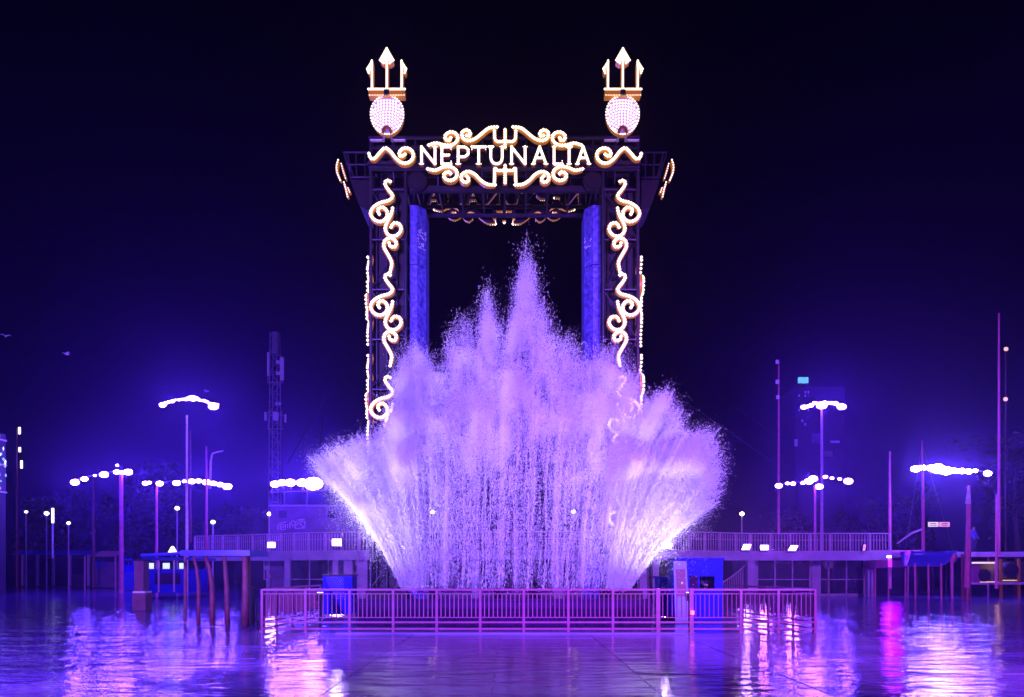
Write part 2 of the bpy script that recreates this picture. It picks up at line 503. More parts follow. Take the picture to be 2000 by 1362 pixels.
# --- lit ornaments
def ornament(name, paths, fn, width, depth, bulb_r, pitch, parent=gate, closed=None):
    """channel with white face and amber sides, and its bulbs as one sub-part"""
    mb, bb = MB(), MB()
    for k, p in enumerate(paths):
        sweep(mb, p, fn, width, depth, off=0.004 * k, taper=len(p) > 6)
        L = np.sum(np.linalg.norm(np.diff(p, axis=0), axis=1))
        q = resample(p, pitch)
        bulbs_on(bb, q, fn, depth + bulb_r * 0.75, bulb_r)
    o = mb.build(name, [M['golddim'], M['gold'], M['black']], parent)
    b = bb.build('bulbs', M['bulb'], o, kind='stuff')
    return o
MIR = 986.5
def zm(pts, ox, oy, s): return [(ox + u / s, oy + v / s) for u, v in pts]
def mirror(pts): return [(2 * MIR - u, v) for u, v in pts]
scrolls = [
    zm([(135, 395), (155, 450), (205, 460), (265, 395), (340, 322), (410, 360), (480, 450), (560, 512), (640, 515), (705, 460), (708, 380), (645, 325), (565, 335), (528, 395), (555, 432), (605, 405)], 700, 240, 6.667),
    zm([(915, 285), (1010, 258), (1120, 285), (1220, 280), (1290, 215), (1275, 140), (1200, 112), (1135, 150), (1135, 210), (1185, 222), (1200, 190)], 700, 240, 6.667),
    zm([(1805, 48), (1700, 62), (1610, 130), (1520, 200), (1430, 225), (1358, 190), (1348, 120), (1405, 85), (1455, 120), (1448, 165), (1408, 160)], 700, 240, 6.667),
    zm([(900, 595), (1000, 612), (1100, 572), (1205, 568), (1278, 625), (1270, 705), (1200, 745), (1125, 720), (1115, 660), (1170, 632), (1200, 655)], 700, 240, 6.667),
    zm([(1780, 802), (1680, 795), (1590, 740), (1510, 660), (1420, 628), (1345, 670), (1345, 740), (1400, 770), (1440, 730), (1408, 688)], 700, 240, 6.667)]
lower = []
for k, s in enumerate(scrolls):
    for pts in (s, mirror(s)):
        o = ornament('scroll', [catmull(pts, 2.2)], ff, 8.5, .13, .058, 5.4)
        if k >= 3: lower.append(o)
def tri(y_tip, y_bar, y_end, y_low):
    sgn = 1 if y_bar > y_tip else -1
    a = catmull([(965.5, y_end), (966, (y_end + y_bar) / 2), (966.5, y_bar - sgn * 5), (971, y_bar), (979, y_bar), (986.5, y_bar)], 2.2)
    return [a, catmull(mirror(list(map(tuple, a)))[::-1], 2.2), np.array([(986.5, y_tip), (986.5, (y_tip + y_low) / 2), (986.5, y_low)], float)]
ornament('sign_trident', tri(253, 276, 255, 287), ff, 8, .15, .052, 5.0)
lower.append(ornament('sign_trident', tri(323, 332.5, 354, 357), ff, 8, .15, .052, 5.0))

# --- letters (stroke lists in a unit box, y down)
GLY = {
    'N': [[(0.04, 1), (0.04, 0)], [(0.04, 0), (0.92, 1)], [(0.92, 1), (0.92, 0)], [(-.1, 1), (.18, 1)], [(.78, 0), (1.06, 0)]],
    'E': [[(0.1, 0), (0.1, 1)], [(0.1, 0), (1, 0)], [(0.1, .48), (.8, .48)], [(0.1, 1), (1, 1)], [(1, 0), (1, .16)], [(1, 1), (1, .84)]],
    'P': [[(0.12, 0), (0.12, 1)], [(0.12, 0), (.7, 0), (.97, .14), (.97, .42), (.7, .58), (0.12, .58)], [(-.08, 1), (.34, 1)]],
    'T': [[(0, 0), (1, 0)], [(.5, 0), (.5, 1)], [(0, 0), (0, .17)], [(1, 0), (1, .17)], [(.32, 1), (.68, 1)]],
    'U': [[(.06, 0), (.06, .68), (.2, .92), (.5, 1), (.8, .92), (.92, .68), (.92, 0)], [(-.1, 0), (.22, 0)], [(.76, 0), (1.08, 0)]],
    'A': [[(.05, 1), (.5, 0)], [(.5, 0), (.95, 1)], [(.24, .64), (.76, .64)], [(-.08, 1), (.2, 1)], [(.8, 1), (1.08, 1)]],
    'L': [[(.12, 0), (.12, 1)], [(.12, 1), (1, 1)], [(1, 1), (1, .82)], [(-.08, 0), (.32, 0)]],
    'I': [[(.5, 0), (.5, 1)], [(0.1, 0), (.9, 0)], [(0.1, 1), (.9, 1)]]}
SPANS = [('N', 822, 852), ('E', 861, 881), ('P', 892, 915), ('T', 921.5, 948.5), ('U', 957, 983), ('N', 998, 1028), ('A', 1040, 1068), ('L', 1080, 1098), ('I', 1106, 1117), ('A', 1126, 1152)]
rear = []
for ch, a, b in SPANS:
    paths = []
    for st in GLY[ch]:
        pts = [(a + x * (b - a), 287 + y * 33.5) for x, y in st]
        paths.append(resample(pts, max(1.5, 3)) if len(pts) > 2 else np.array(pts, float))
    mb, bb = MB(), MB()
    for k, p in enumerate(paths):
        thin = k >= 2 and len(p) == 2 and np.linalg.norm(p[1] - p[0]) < 13
        sweep(mb, p, ff, 2.4 if thin else 5.2, .18, off=.004 * k, taper=False)
        bulbs_on(bb, resample(p, 4.2), ff, .21, .017 if thin else .044)
    o = mb.build('letter', [M['white'], M['golddim'], M['black']], gate)
    o['label'] = 'lit letter %s of the sign' % ch
    bb.build('bulbs', M['bulb'], o, kind='stuff')
    rear.append(o)
# the same sign on the far side, facing away
for o in rear + lower:
    c = o.copy(); C.objects.link(c); c.rotation_euler.z = PI
    if 'label' in c: c['label'] = o['label'] + ', seen from behind on the far side'
    for ch in o.children:
        d = ch.copy(); C.objects.link(d); d.parent = c

# --- scroll columns on the legs (front and outer sides)
colA = zm([(325, 72), (290, 60), (268, 95), (308, 160), (348, 215), (315, 262), (220, 290), (150, 335), (122, 400), (160, 462), (230, 482), (288, 437), (288, 372), (240, 333), (195, 365), (212, 405)], 700, 340, 5.236)
colB = zm([(348, 345), (332, 410), (290, 490), (272, 560), (310, 622), (382, 627), (434, 570), (418, 508), (360, 497), (332, 540)], 700, 340, 5.236)
colC = zm([(322, 1000), (338, 900), (295, 810), (258, 740), (270, 675), (330, 648), (384, 690), (372, 740), (322, 732), (312, 700)], 700, 340, 5.236)
def shift(p, dy): return [(u, v + dy) for u, v in p]
def side_fn(sgn):
    x = -4.42 if sgn < 0 else 3.955
    def fn(u, v, n): return (x + sgn * n, 26.15 + (u - 756) / 64 * sgn, 1.6 + (1112 - v) / 64)
    return fn
for dy in (0, 183, 383.5, 566, 750):
    for p in (colA, colB, colC):
        q = shift(p, dy)
        if min(v for _, v in q) > 1035: continue
        for pts in (q, mirror(q)):
            ornament('scroll', [catmull(pts, 2.2)], ff, 8.5, .13, .056, 5.4)
        if dy >= 120:
            for s in (-1, 1):
                ornament('side_scroll', [catmull(shift(p, dy - 60), 2.2)], side_fn(s), 8.5, .13, .052, 8.2)

# --- tridents and glowing discs on the two tower tops
def crest(cx):
    # disc
    pts = [(cx + 32 * math.cos(t) * (1 - .06 * math.sin(t)), 225 + 37.5 * math.sin(t)) for t in np.linspace(0, 2 * PI, 40, endpoint=False)]
    poly = [(ff(u, v, 0)[0], ff(u, v, 0)[2]) for u, v in pts]
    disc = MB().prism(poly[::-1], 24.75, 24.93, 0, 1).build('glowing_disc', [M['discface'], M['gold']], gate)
    bb = MB()
    for u, v in pts[::1]:
        bb.octa(ff(u, v, .21), .034)
    for r in np.arange(9, 74, 5.7):
        n = max(5, int(2 * PI * r / 5.9))
        for k in range(n):
            a = 2 * PI * (k + (0.5 if int(r / 5.7) % 2 else 0)) / n
            u, v = cx + r * math.cos(a), 256 + r * math.sin(a)
            if ((u - cx) / 29.5) ** 2 + ((v - 225) / 35) ** 2 < 1:
                bb.octa(ff(u, v, .20), .038)
    bb.build('bulbs', M['bulbdim'], disc, kind='stuff')
    arch = [ff(cx - 8, 262, .24), ff(cx - 7, 255, .24), ff(cx - 4, 251, .24), ff(cx, 249.5, .24), ff(cx + 4, 251, .24), ff(cx + 7, 255, .24), ff(cx + 8, 262, .24)]
    MB().tube(arch, .05, 5).build('disc_cleat', M['golddim'], disc)
    for s in (-1, 1):
        MB().tube([ff(cx + s * 6, 262, .1), ff(cx + s * 10, 271, 0)], .035, 5).build('disc_strut', M['steel2'], gate)
    # trident
    mb, bb = MB(), MB()
    x0, x1 = ff(cx - 35, 0, 0)[0], ff(cx + 35, 0, 0)[0]
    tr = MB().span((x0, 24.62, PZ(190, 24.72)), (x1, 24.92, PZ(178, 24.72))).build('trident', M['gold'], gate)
    MB().span((ff(cx - 5, 0, 0)[0], 24.60, PZ(191, 24.72)), (ff(cx + 5, 0, 0)[0], 24.617, PZ(177, 24.72))).build('trident_clamp', M['steel'], tr)
    st = MB()
    for k, (u, a, b) in enumerate(((cx, 126, 177), (cx - 29, 124, 177), (cx + 29, 124, 177))):
        sweep(st, np.array([(u, b), (u, a)], float), ff, 4.6, .20, off=.003 * k, taper=False)
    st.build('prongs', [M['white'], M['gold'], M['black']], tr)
    hd = MB()
    def poly(pp, d0=24.66, d1=24.92):
        q = [(ff(u, v, 0)[0], ff(u, v, 0)[2]) for u, v in pp]
        hd.prism(q, d0, d1, 0, 1)
    poly([(cx, 98), (cx - 13, 121), (cx - 6, 127), (cx, 124), (cx + 6, 127), (cx + 13, 121)])
    poly([(cx - 27, 121), (cx - 38, 137), (cx - 36, 146), (cx - 31, 139), (cx - 27, 139)], 24.67)
    poly([(cx + 27, 139), (cx + 31, 139), (cx + 36, 146), (cx + 38, 137), (cx + 27, 121)], 24.67)
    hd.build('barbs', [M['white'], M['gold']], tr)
    for p in ([(cx, 98), (cx - 13, 121)], [(cx, 98), (cx + 13, 121)], [(cx - 13, 121), (cx - 6, 127)], [(cx + 13, 121), (cx + 6, 127)], [(cx, 108), (cx, 175)], [(cx - 4, 112), (cx - 6, 120)], [(cx + 4, 112), (cx + 6, 120)],
              [(cx - 29, 122), (cx - 29, 175)], [(cx + 29, 122), (cx + 29, 175)], [(cx - 29, 124), (cx - 38, 138)], [(cx + 29, 124), (cx + 38, 138)], [(cx - 38, 138), (cx - 35, 146)], [(cx + 38, 138), (cx + 35, 146)]):
        bulbs_on(bb, resample(np.array(p, float), 4.2), ff, .285, .036)
    for q in resample(np.array([(cx - 35, 178), (cx + 35, 178)], float), 4.6): bb.octa(ff(q[0], q[1], .30), .045)
    for q in resample(np.array([(cx - 33, 190), (cx + 34, 190)], float), 5.2): bb.octa(ff(q[0], q[1], .31), .02)
    bb.build('bulbs', M['bulb'], tr, kind='stuff')
crest(756); crest(1216)

# --- side wings with their own edge-on lit ornaments
def wing(s):
    def x(px): return (px if s < 0 else 2 * MIR - px)
    def w(px, py, D): return P(x(px), py, D)
    fr = MB()
    D = 25.6
    for a, b in (((671, 298), (720, 298)), ((676, 322), (720, 322)), ((683, 347), (720, 347)), ((671, 298), (686, 350)), ((713, 296), (713, 350)), ((695, 298), (697, 347)), ((678, 300), (690, 347))):
        for dd in (D, 27.2):
            fr.tube([w(a[0], a[1], D) + Vector((0, dd - D, 0)), w(b[0], b[1], D) + Vector((0, dd - D, 0))], .03, 5)
    for a in ((671, 298), (720, 298), (686, 348), (715, 348)):
        p = w(a[0], a[1], D)
        fr.tube([p, p + Vector((0, 27.2 - D, 0))], .03, 5)
    f = fr.build('wing_frame', M['steel'], gate)
    pts = [(684, 351), (720, 351), (720, 412), (704, 404), (698, 392), (690, 370)]
    pl = [(w(u, v, D)[0], w(u, v, D)[2]) for u, v in pts]
    if s > 0: pl = pl[::-1]
    MB().prism(pl, D + .02, 27.1).build('wing_panel', M['black'], gate)
    def fw(u, v, n):
        p = w(u, v, D); return (p[0], p[1] - n - .05, p[2])
    for path, wd, r in (([(664, 321), (661, 332), (662, 345), (668, 360)], 4.5, .03), ([(670, 328), (673, 340), (678, 356)], 4, .022), ([(675, 364), (679, 378), (682, 392)], 4.5, .028), ([(683, 375), (686, 383)], 4, .02)):
        ornament('wing_scroll', [catmull(path, 2.5)], fw, wd, .2, r, 5.0)
wing(-1); wing(1)

# --- blue marbled columns inside the opening
def blue_column(s):
    m = (lambda x: x) if s < 0 else (lambda x: -0.43 - x)
    foot = [(-3.16, 25.28), (-2.93, 25.28), (-2.69, 25.62), (-2.69, 26.6), (-3.16, 26.6)]
    col = None
    zs = [0.0, 2.6, 5.2, 8.1, 11.0, 12.85]
    for k in range(5):
        poly = [(m(x), y) for x, y in foot]
        if s > 0: poly = poly[::-1]
        mb = MB().plan(poly, zs[k] + .012, zs[k + 1] - .012)
        if k == 0:
            col = mb.build('blue_column', M['bluemesh'], gate)
        else:
            mb.build('cladding_panel', M['bluemesh'], col)
    # bright torn mesh patch near the top and its frayed tears
    r2 = random.Random(3 + s)
    for i in range(46):
        t, z = r2.random(), r2.uniform(11.55, 12.15)
        a = Vector((m(-2.93 + .24 * t), 25.28 + .34 * t - .012, z))
        b = Vector((m(-2.93 + .24 * min(1, t + .18)), 25.28 + .34 * min(1, t + .18) - .012, z + r2.uniform(-.06, .06)))
        if i % 2 and s < 0 or i % 6 == 0:
            MB().tube([a, b], .012, 4, False).build('frayed_mesh', M['white'], col)
blue_column(-1); blue_column(1)

# ------------------------------------------------------------------ splash pool
pool = thing('splash_pool', (-.2, 23.6, 0), 'raised purple splash pool behind the red railing, foaming from the splash', 'pool')
x0, x1, y0, y1, zt = -4.3, 3.85, 22.6, 24.5, 0.72
n = 9
for k in range(n):
    a, b = x0 + (x1 - x0) * k / n, x0 + (x1 - x0) * (k + 1) / n
    MB().span((a + .006, y0, 0.02), (b - .006, y0 + .12, zt)).build('basin_panel', M['plum'], pool)
MB().span((x0 - .03, y0 - .05, zt + .002), (x1 + .03, y0 + .2, zt + .06)).build('basin_rim', M['plum'], pool)
MB().span((x0, y0 + .13, 0.02), (x0 + .12, y1, zt)).build('basin_wall', M['plum'], pool)
MB().span((x1 - .12, y0 + .13, 0.02), (x1, y1, zt)).build('basin_wall', M['plum'], pool)
MB().span((x0 + .13, y1 - .1, 0.02), (x1 - .13, y1, zt)).build('basin_wall', M['plum'], pool)
MB().span((x0 + .13, y0 + .13, 0.1), (x1 - .13, y1 - .11, .6)).build('pool_water', M['pool'], pool)

# assumed pool-edge spotlights, added to light the two feet of the splash
for sx, tx in ((-5.2, -2.9), (4.8, 2.6)):
    sp = thing('assumed_pool_spotlight', (sx, 22.2, 0), '%s small black assumed spotlight on a short stand behind the railing, aimed up into the splash' % ('left' if sx < 0 else 'right'), 'spotlight', 'assumed spotlights at the pool')
    MB().tube([(sx, 22.2, 0), (sx, 22.2, .74)], .03, 6).tube([(sx, 22.2, .742), (sx, 22.2, .96)], .10, 10).build('housing', M['black'], sp)
    MB().tube([(sx, 22.2, .962), (sx, 22.2, .975)], .08, 10).build('lens', M['cool'], sp)
    lamp('assumed_spot_beam', 'SPOT', (sx, 22.2, 1.03), (tx + (-.2 if sx < 0 else .2), 23.7, 5.0), (.84, .76, 1.0), 1500 if sx < 0 else 1200, .12, 100, 1.0)

# ------------------------------------------------------------------ the splash
DS = 23.7
OUT = np.array([  # outline of the crown: base x, tip x, tip y
    (786, 632, 912), (790, 622, 900), (795, 645, 893), (800, 668, 880), (806, 700, 868), (811, 742, 845), (815, 765, 815), (818, 775, 760), (824, 790, 700), (834, 812, 676),
    (846, 838, 695), (860, 862, 733), (872, 880, 660), (888, 895, 638), (900, 915, 634), (914, 930, 690), (928, 944, 612), (942, 955, 570), (956, 966, 622), (972, 986, 668),
    (984, 1002, 612), (998, 1015, 530), (1012, 1030, 466), (1026, 1044, 540), (1040, 1060, 602), (1058, 1076, 650), (1074, 1094, 684), (1088, 1110, 674), (1102, 1128, 694),
    (1118, 1152, 704), (1132, 1176, 682), (1146, 1194, 672), (1160, 1216, 708), (1170, 1234, 758), (1180, 1256, 795), (1188, 1278, 782), (1194, 1300, 770), (1200, 1320, 810),
    (1206, 1342, 852), (1212, 1372, 846), (1217, 1396, 848), (1222, 1412, 880), (1226, 1416, 930), (1229, 1405, 980)], float)
OUT[36:, 1] = 1216 + (OUT[36:, 1] - 1216) * .92
def outline(u):
    """u in [0,1] along the crown -> base x, tip x, tip y"""
    k = np.linspace(0, 1, len(OUT))
    ty = np.interp(u, k, OUT[:, 2])
    rag = (vnoise(u * 1000, u * 0 + 3, 21, 8) - .5) * .07 - .03
    return np.interp(u, k, OUT[:, 0]), np.interp(u, k, OUT[:, 1]), ty + (ty - 1150) * rag
def bez(bx, tx, ty, s):
    """flight path: rises steeply first, then leans outward"""
    by = 1150.0
    cx_, cy_ = bx + .36 * (tx - bx), by + .60 * (ty - by)
    x = (1 - s) ** 2 * bx + 2 * s * (1 - s) * cx_ + s * s * tx
    y = (1 - s) ** 2 * by + 2 * s * (1 - s) * cy_ + s * s * ty
    dx = 2 * (1 - s) * (cx_ - bx) + 2 * s * (tx - cx_)
    dy = 2 * (1 - s) * (cy_ - by) + 2 * s * (ty - cy_)
    return x, y, dx, dy
def to_world(px, py, d):
    """the crown's own metres: laid out at its own distance DS, then spread in depth"""
    return np.stack([(px - CX) / F * DS, DS + d, EYE + (HY - py) / F * DS], -1)
def vnoise(x, y, seed, cell):
    r = np.random.default_rng(seed)
    G = r.random((64, 64))
    x, y = x / cell + 7.3, y / cell + 3.1
    i, j = np.floor(x).astype(int), np.floor(y).astype(int)
    fx, fy = x - i, y - j
    fx, fy = fx * fx * (3 - 2 * fx), fy * fy * (3 - 2 * fy)
    g = lambda a, b: G[a % 64, b % 64]
    return (g(i, j) * (1 - fx) + g(i + 1, j) * fx) * (1 - fy) + (g(i, j + 1) * (1 - fx) + g(i + 1, j + 1) * fx) * fy
def depth_of(u, w, s):
    """front wall w<0, back wall w>0; the crown opens toward viewer and gate as it rises"""
    return w * (0.35 + 0.75 * s) * (0.5 + 0.5 * np.sin(PI * np.clip(u, 0, 1)))

pos, tan, rad, lng = [], [], [], []
def put(px, py, d, dx, dy, r, l):
    p = to_world(px, py, d)
    t = np.stack([dx, np.zeros_like(dx), -dy], -1)
    t /= np.linalg.norm(t, axis=1, keepdims=True) + 1e-9
    pos.append(p); tan.append(t); rad.append(r); lng.append(l)

# jets: thin ropes of water that rise from the pool
NJ = 800
for k in range(NJ):
    u = rng.random()
    if rng.random() < .35: u = rng.choice([rng.random() * .2, 1 - rng.random() * .2])
    edge = abs(u - .5) * 2
    if edge < .55 and rng.random() < .4: continue
    n = int(rng.uniform(70, 210) * (1 + .5 * (edge > .6)))
    smax = rng.uniform(.55, 1.02)
    s = rng.random(n) ** .85 * smax
    bx, tx, ty = outline(np.full(n, u))
    x, y, dx, dy = bez(bx, tx, ty, s)
    jit = 1.3 + 5.5 * s + 5 * edge * s
    ph = rng.random() * 6
    x = x + rng.normal(0, 1, n) * jit * .38 + 2.0 * np.sin(y / 26 + ph)
    w = rng.choice([-1, 1]) * rng.uniform(.55, 1.0)
    d = depth_of(u, w, s) + rng.normal(0, .05, n)
    r = rng.uniform(.004, .0082, n) * (1 + .6 * (rng.random(n) < .08))
    put(x, y, d, dx, dy, r, rng.uniform(2.5, 8.0, n))
# a few thick ropes in the middle
for px0 in (905, 948, 1004, 1030, 1062, 1085, 1108, 845, 870, 1135):
    u = np.interp(px0, OUT[:, 0], np.linspace(0, 1, len(OUT)))
    n = 900
    s = rng.random(n) * .8
    bx, tx, ty = outline(np.full(n, u))
    x, y, dx, dy = bez(bx, tx, ty, s)
    x = x + rng.normal(0, 1.6, n) + 2 * np.sin(y / 40 + px0)
    put(x, y, np.full(n, -.45) * (0.4 + s) + rng.normal(0, .05, n), dx, dy, rng.uniform(.005, .010, n), rng.uniform(3, 8, n))
# loose drops: lacework of holes in the curtain, thicker toward the sides and the top
n = 170000
u, s = np.where(rng.random(n) < .3, rng.choice([0, 1], n) * .76 + rng.random(n) * .24, rng.random(n)), rng.random(n) ** .8 * 1.03
bx, tx, ty = outline(u)
x, y, dx, dy = bez(bx, tx, ty, s)
edge = np.abs(u - .5) * 2
x += rng.normal(0, 1, n) * (2 + 9 * s); y += rng.normal(0, 1, n) * (2 + 9 * s)
lace = np.abs(vnoise(x, y * .6, 1, 11) - .5) * 2
lace2 = vnoise(x, y * .35, 2, 26)
keep = (lace < .22 + .5 * s + .35 * (edge > .55)) & (rng.random(n) < .25 + .8 * lace2 * (0.35 + s) + .4 * (edge > .6))
w = rng.choice([-1, 1], n) * rng.uniform(.6, 1, n)
put(x[keep], y[keep], (depth_of(u, w, s) + rng.normal(0, .06, n))[keep], dx[keep], dy[keep], rng.uniform(.004, .0088, keep.sum()), rng.uniform(1.5, 5, keep.sum()))
# spiky fingers at the rim of the two side lobes and along the crest
for k in range(520):
    u = rng.choice([rng.random() * .2, 1 - rng.random() * .26, rng.random()], p=[.42, .42, .16])
    n = 34
    s = rng.uniform(.82, 1.0) + rng.random(n) * rng.uniform(.03, .11)
    bx, tx, ty = outline(np.full(n, u))
    x, y, dx, dy = bez(bx, tx, ty, s)
    x = x + rng.normal(0, 1.1, n) + rng.normal(0, 5); y = y + rng.normal(0, 1.1, n) + rng.normal(0, 5)
    put(x, y, depth_of(u, rng.uniform(-1, 1), s), dx, dy, rng.uniform(.0035, .0088, n), rng.uniform(2, 5.5, n))
# fine spray falling beneath the two lobes
for lo, hi, cnt in ((0, .1, 9000), (.88, 1.0, 15000)):
    u, s = rng.uniform(lo, hi, cnt), rng.uniform(.35, 1.0, cnt)
    bx, tx, ty = outline(u)
    x, y, dx, dy = bez(bx, tx, ty, s)
    fall = rng.exponential(38, cnt) * s
    side = np.sign(tx - bx)
    put(x - side * fall * .1 + rng.normal(0, 9, cnt), y + fall + rng.normal(0, 9, cnt), rng.normal(0, .5, cnt), dx, dy, rng.uniform(.004, .009, cnt), rng.uniform(1, 2.2, cnt))

def drops_mesh(name, pos, tan, rad, lng, tetra=False):
    N = len(pos)
    up = np.tile(np.array([[.31, .9, .3]]), (N, 1)) + rng.normal(0, .4, (N, 3))
    a = np.cross(tan, up); a /= np.linalg.norm(a, axis=1, keepdims=True) + 1e-9
    b = np.cross(tan, a)
    if tetra:
        T = np.array([(1, 0, -.4), (-.5, .87, -.4), (-.5, -.87, -.4), (0, 0, 1.0)])
        Fc = np.array([(0, 2, 1), (0, 1, 3), (1, 2, 3), (2, 0, 3)])
    else:
        T = np.array(OCT_V, float); Fc = np.array(OCT_F)
    V = (pos[:, None, :] + rad[:, None, None] * (T[None, :, 0, None] * a[:, None, :] + T[None, :, 1, None] * b[:, None, :]
         + (T[None, :, 2] * lng[:, None])[:, :, None] * tan[:, None, :]))
    nv, nf = len(T), len(Fc)
    V = V.reshape(-1, 3).astype(np.float32)
    Fi = (Fc[None] + (np.arange(N) * nv)[:, None, None]).reshape(-1, 3).astype(np.int32)
    me = bpy.data.meshes.new(name)
    me.vertices.add(len(V)); me.vertices.foreach_set('co', V.ravel())
    me.loops.add(Fi.size); me.loops.foreach_set('vertex_index', Fi.ravel())
    me.polygons.add(len(Fi))
    me.polygons.foreach_set('loop_start', np.arange(0, Fi.size, 3, dtype=np.int32))
    me.polygons.foreach_set('loop_total', np.full(len(Fi), 3, dtype=np.int32))
    me.update(calc_edges=True)
    me.materials.append(M['drops'])
    o = bpy.data.objects.new(name, me)
    C.objects.link(o)
    return o
pos_, tan_, rad_, lng_ = np.concatenate(pos), np.concatenate(tan), np.concatenate(rad), np.concatenate(lng)
print('DROPS', len(pos_))
sp = drops_mesh('water_splash', pos_, tan_, rad_, lng_)
tag(sp, 'huge crown-shaped violet water splash shooting up in front of the gate', 'splash', kind='stuff')

# mist: the soft milky body of the splash, droplets too fine to pick apart
def mist_sheet(n, seed):
    r = np.random.default_rng(seed)
    u = np.where(r.random(n) < .26, r.choice([0, 1], n) * .76 + r.random(n) * .24, r.random(n))
    s = np.clip(r.random(n) ** .8, .02, 1) + .018 * r.normal(0, 1, n)
    far = r.random(n) < .07
    s = s + far * np.abs(r.normal(0, .05, n))
    bx, tx, ty = outline(u)
    x, y, dx, dy = bez(bx, tx, ty, s)
    edge = np.abs(u - .5) * 2
    x += r.normal(0, 1, n) * (1 + 3.6 * s ** 2) + far * r.normal(0, 9, n); y += r.normal(0, 1, n) * (1 + 4 * s ** 2) + far * r.normal(0, 9, n)
    clump = .5 * vnoise(x, y, 5, 38) + .3 * vnoise(x, y, 6, 15) + .2 * vnoise(x, y, 7, 6)
    streak = .35 * vnoise(u * 1000, s * 8, 9, 7) + .35 * vnoise(u * 1000, s * 16, 10, 2.6) + .3 * vnoise(u * 1000, s * 24, 13, 1.3)
    lace = np.abs(vnoise(x, y * .55, 12, 9) - .5) * 2
    body = np.clip((s - .30) / .28, 0, 1)
    body = body * body * (3 - 2 * body)
    pk = body * np.clip((clump - .26) * 2.7, .05, 1) * (.5 + .7 * streak) * (1 - .6 * np.clip((s - .82) / .2, 0, 1))
    sheet = np.clip((streak - .40) * 3.4, 0.03, 1) * np.clip(1.35 - lace * 1.2, .2, 1) * (.50 + .26 * np.clip((edge - .35) * 1.8, 0, 1)) * np.where(edge > .5, .35 + .65 * np.clip(s / .45, 0, 1), 1)
    keep = r.random(n) < np.maximum(pk, sheet)
    u, s, x, y = u[keep], s[keep], x[keep], y[keep]
    m = len(u)
    w = np.where(r.random(m) < .6, r.choice([-1, 1], m) * r.uniform(.7, 1, m), r.uniform(-1, 1, m))
    d = depth_of(u, w, s) + (vnoise(x, y, 8, 40) - .5) * 1.0 * s
    return to_world(x, y, d), r.uniform(.0038, .0078, m)
pm, rm = mist_sheet(3000000, 31)
print('MIST', len(pm))
me = bpy.data.meshes.new('spray_mist')
me.vertices.add(len(pm)); me.vertices.foreach_set('co', pm.astype(np.float32).ravel())
at = me.attributes.new('drop_radius', 'FLOAT', 'POINT'); at.data.foreach_set('value', rm.astype(np.float32))
me.materials.append(M['drops'])
mi = bpy.data.objects.new('spray_mist', me); C.objects.link(mi)
ng = bpy.data.node_groups.new('mist_drops', 'GeometryNodeTree')
ng.interface.new_socket('Geometry', in_out='INPUT', socket_type='NodeSocketGeometry')
ng.interface.new_socket('Geometry', in_out='OUTPUT', socket_type='NodeSocketGeometry')
gi, go_ = ng.nodes.new('NodeGroupInput'), ng.nodes.new('NodeGroupOutput')
mp = ng.nodes.new('GeometryNodeMeshToPoints')
na = ng.nodes.new('GeometryNodeInputNamedAttribute'); na.data_type = 'FLOAT'; na.inputs['Name'].default_value = 'drop_radius'
sm = ng.nodes.new('GeometryNodeSetMaterial'); sm.inputs['Material'].default_value = M['drops']
ng.links.new(gi.outputs[0], mp.inputs['Mesh']); ng.links.new(na.outputs[0], mp.inputs['Radius'])
ng.links.new(mp.outputs[0], sm.inputs[0]); ng.links.new(sm.outputs[0], go_.inputs[0])
mi.modifiers.new('drops', 'NODES').node_group = ng
tag(mi, 'soft milky cloud of fine lavender spray filling the crown-shaped splash', 'spray', kind='stuff')

# ------------------------------------------------------------------ railing round the pool
BAL = MB().tube([(0, 0, .385), (0, 0, .975)], .016, 5).mesh('baluster', M['red'])
POST = MB().box((0, 0, .552), (.06, .06, 1.1)).box((0, 0, .008), (.13, .13, .016)).mesh('post', M['red'])
THICK = MB().box((0, 0, .56), (.10, .10, 1.12)).box((0, 0, .01), (.18, .18, .02)).mesh('gate_post', M['red'])
def railing(name, label, posts, thick=(), grp=None):
    c = sum((Vector(p) for p in posts), Vector()) / len(posts)
    root = thing(name, (c.x, c.y, 0), label, 'railing', grp)
    for i, p in enumerate(posts):
        inst('gate_post' if i in thick else 'post', THICK if i in thick else POST, (p[0], p[1], 0), root)
    for a, b in zip(posts[:-1], posts[1:]):
        a, b = Vector((*a[:2], 0)), Vector((*b[:2], 0))
        L = (b - a).length
        t = (b - a) / L
        for z, w, nm in ((1.085, .05, 'top_rail'), (.98, .022, 'upper_bar'), (.385, .022, 'lower_bar'), (.265, .045, 'bottom_rail'), (.10, .045, 'kick_rail')):
            q = MB()
            m = (a + b) / 2
            q.box((m.x, m.y, z), (L - .064, w, w), math.atan2(t.y, t.x))
            q.build(nm, M['red'], root)
        n = max(2, int(round((L - .1) / .1)))
        for k in range(1, n):
            p = a + t * (L * k / n)
            inst('baluster', BAL, (p.x, p.y, 0), root)
    return root
DR = 20.6
railing('railing', 'long red railing with thin bars along the front of the splash pool',
        [(PX(px, DR), DR, 0) for px in (512, 597, 683, 768, 853, 938, 1023, 1110, 1197, 1285, 1350, 1447, 1520, 1592)], (9, 10), 'red railings round the pool')
railing('railing', 'short red side railing running back on the left of the pool',
        [(PX(512, DR), DR + .12, 0), (-6.26, 21.8, 0), (-6.2, 23.1, 0), (-6.14, 24.5, 0), (-6.08, 26.0, 0)], (), 'red railings round the pool')
railing('railing', 'short red side railing running back on the right beyond the blue booth',
        [(PX(1592, DR), DR + .12, 0), (7.55, 22.0, 0), (7.35, 23.5, 0), (7.1, 25.2, 0), (6.9, 27.0, 0)], (), 'red railings round the pool')
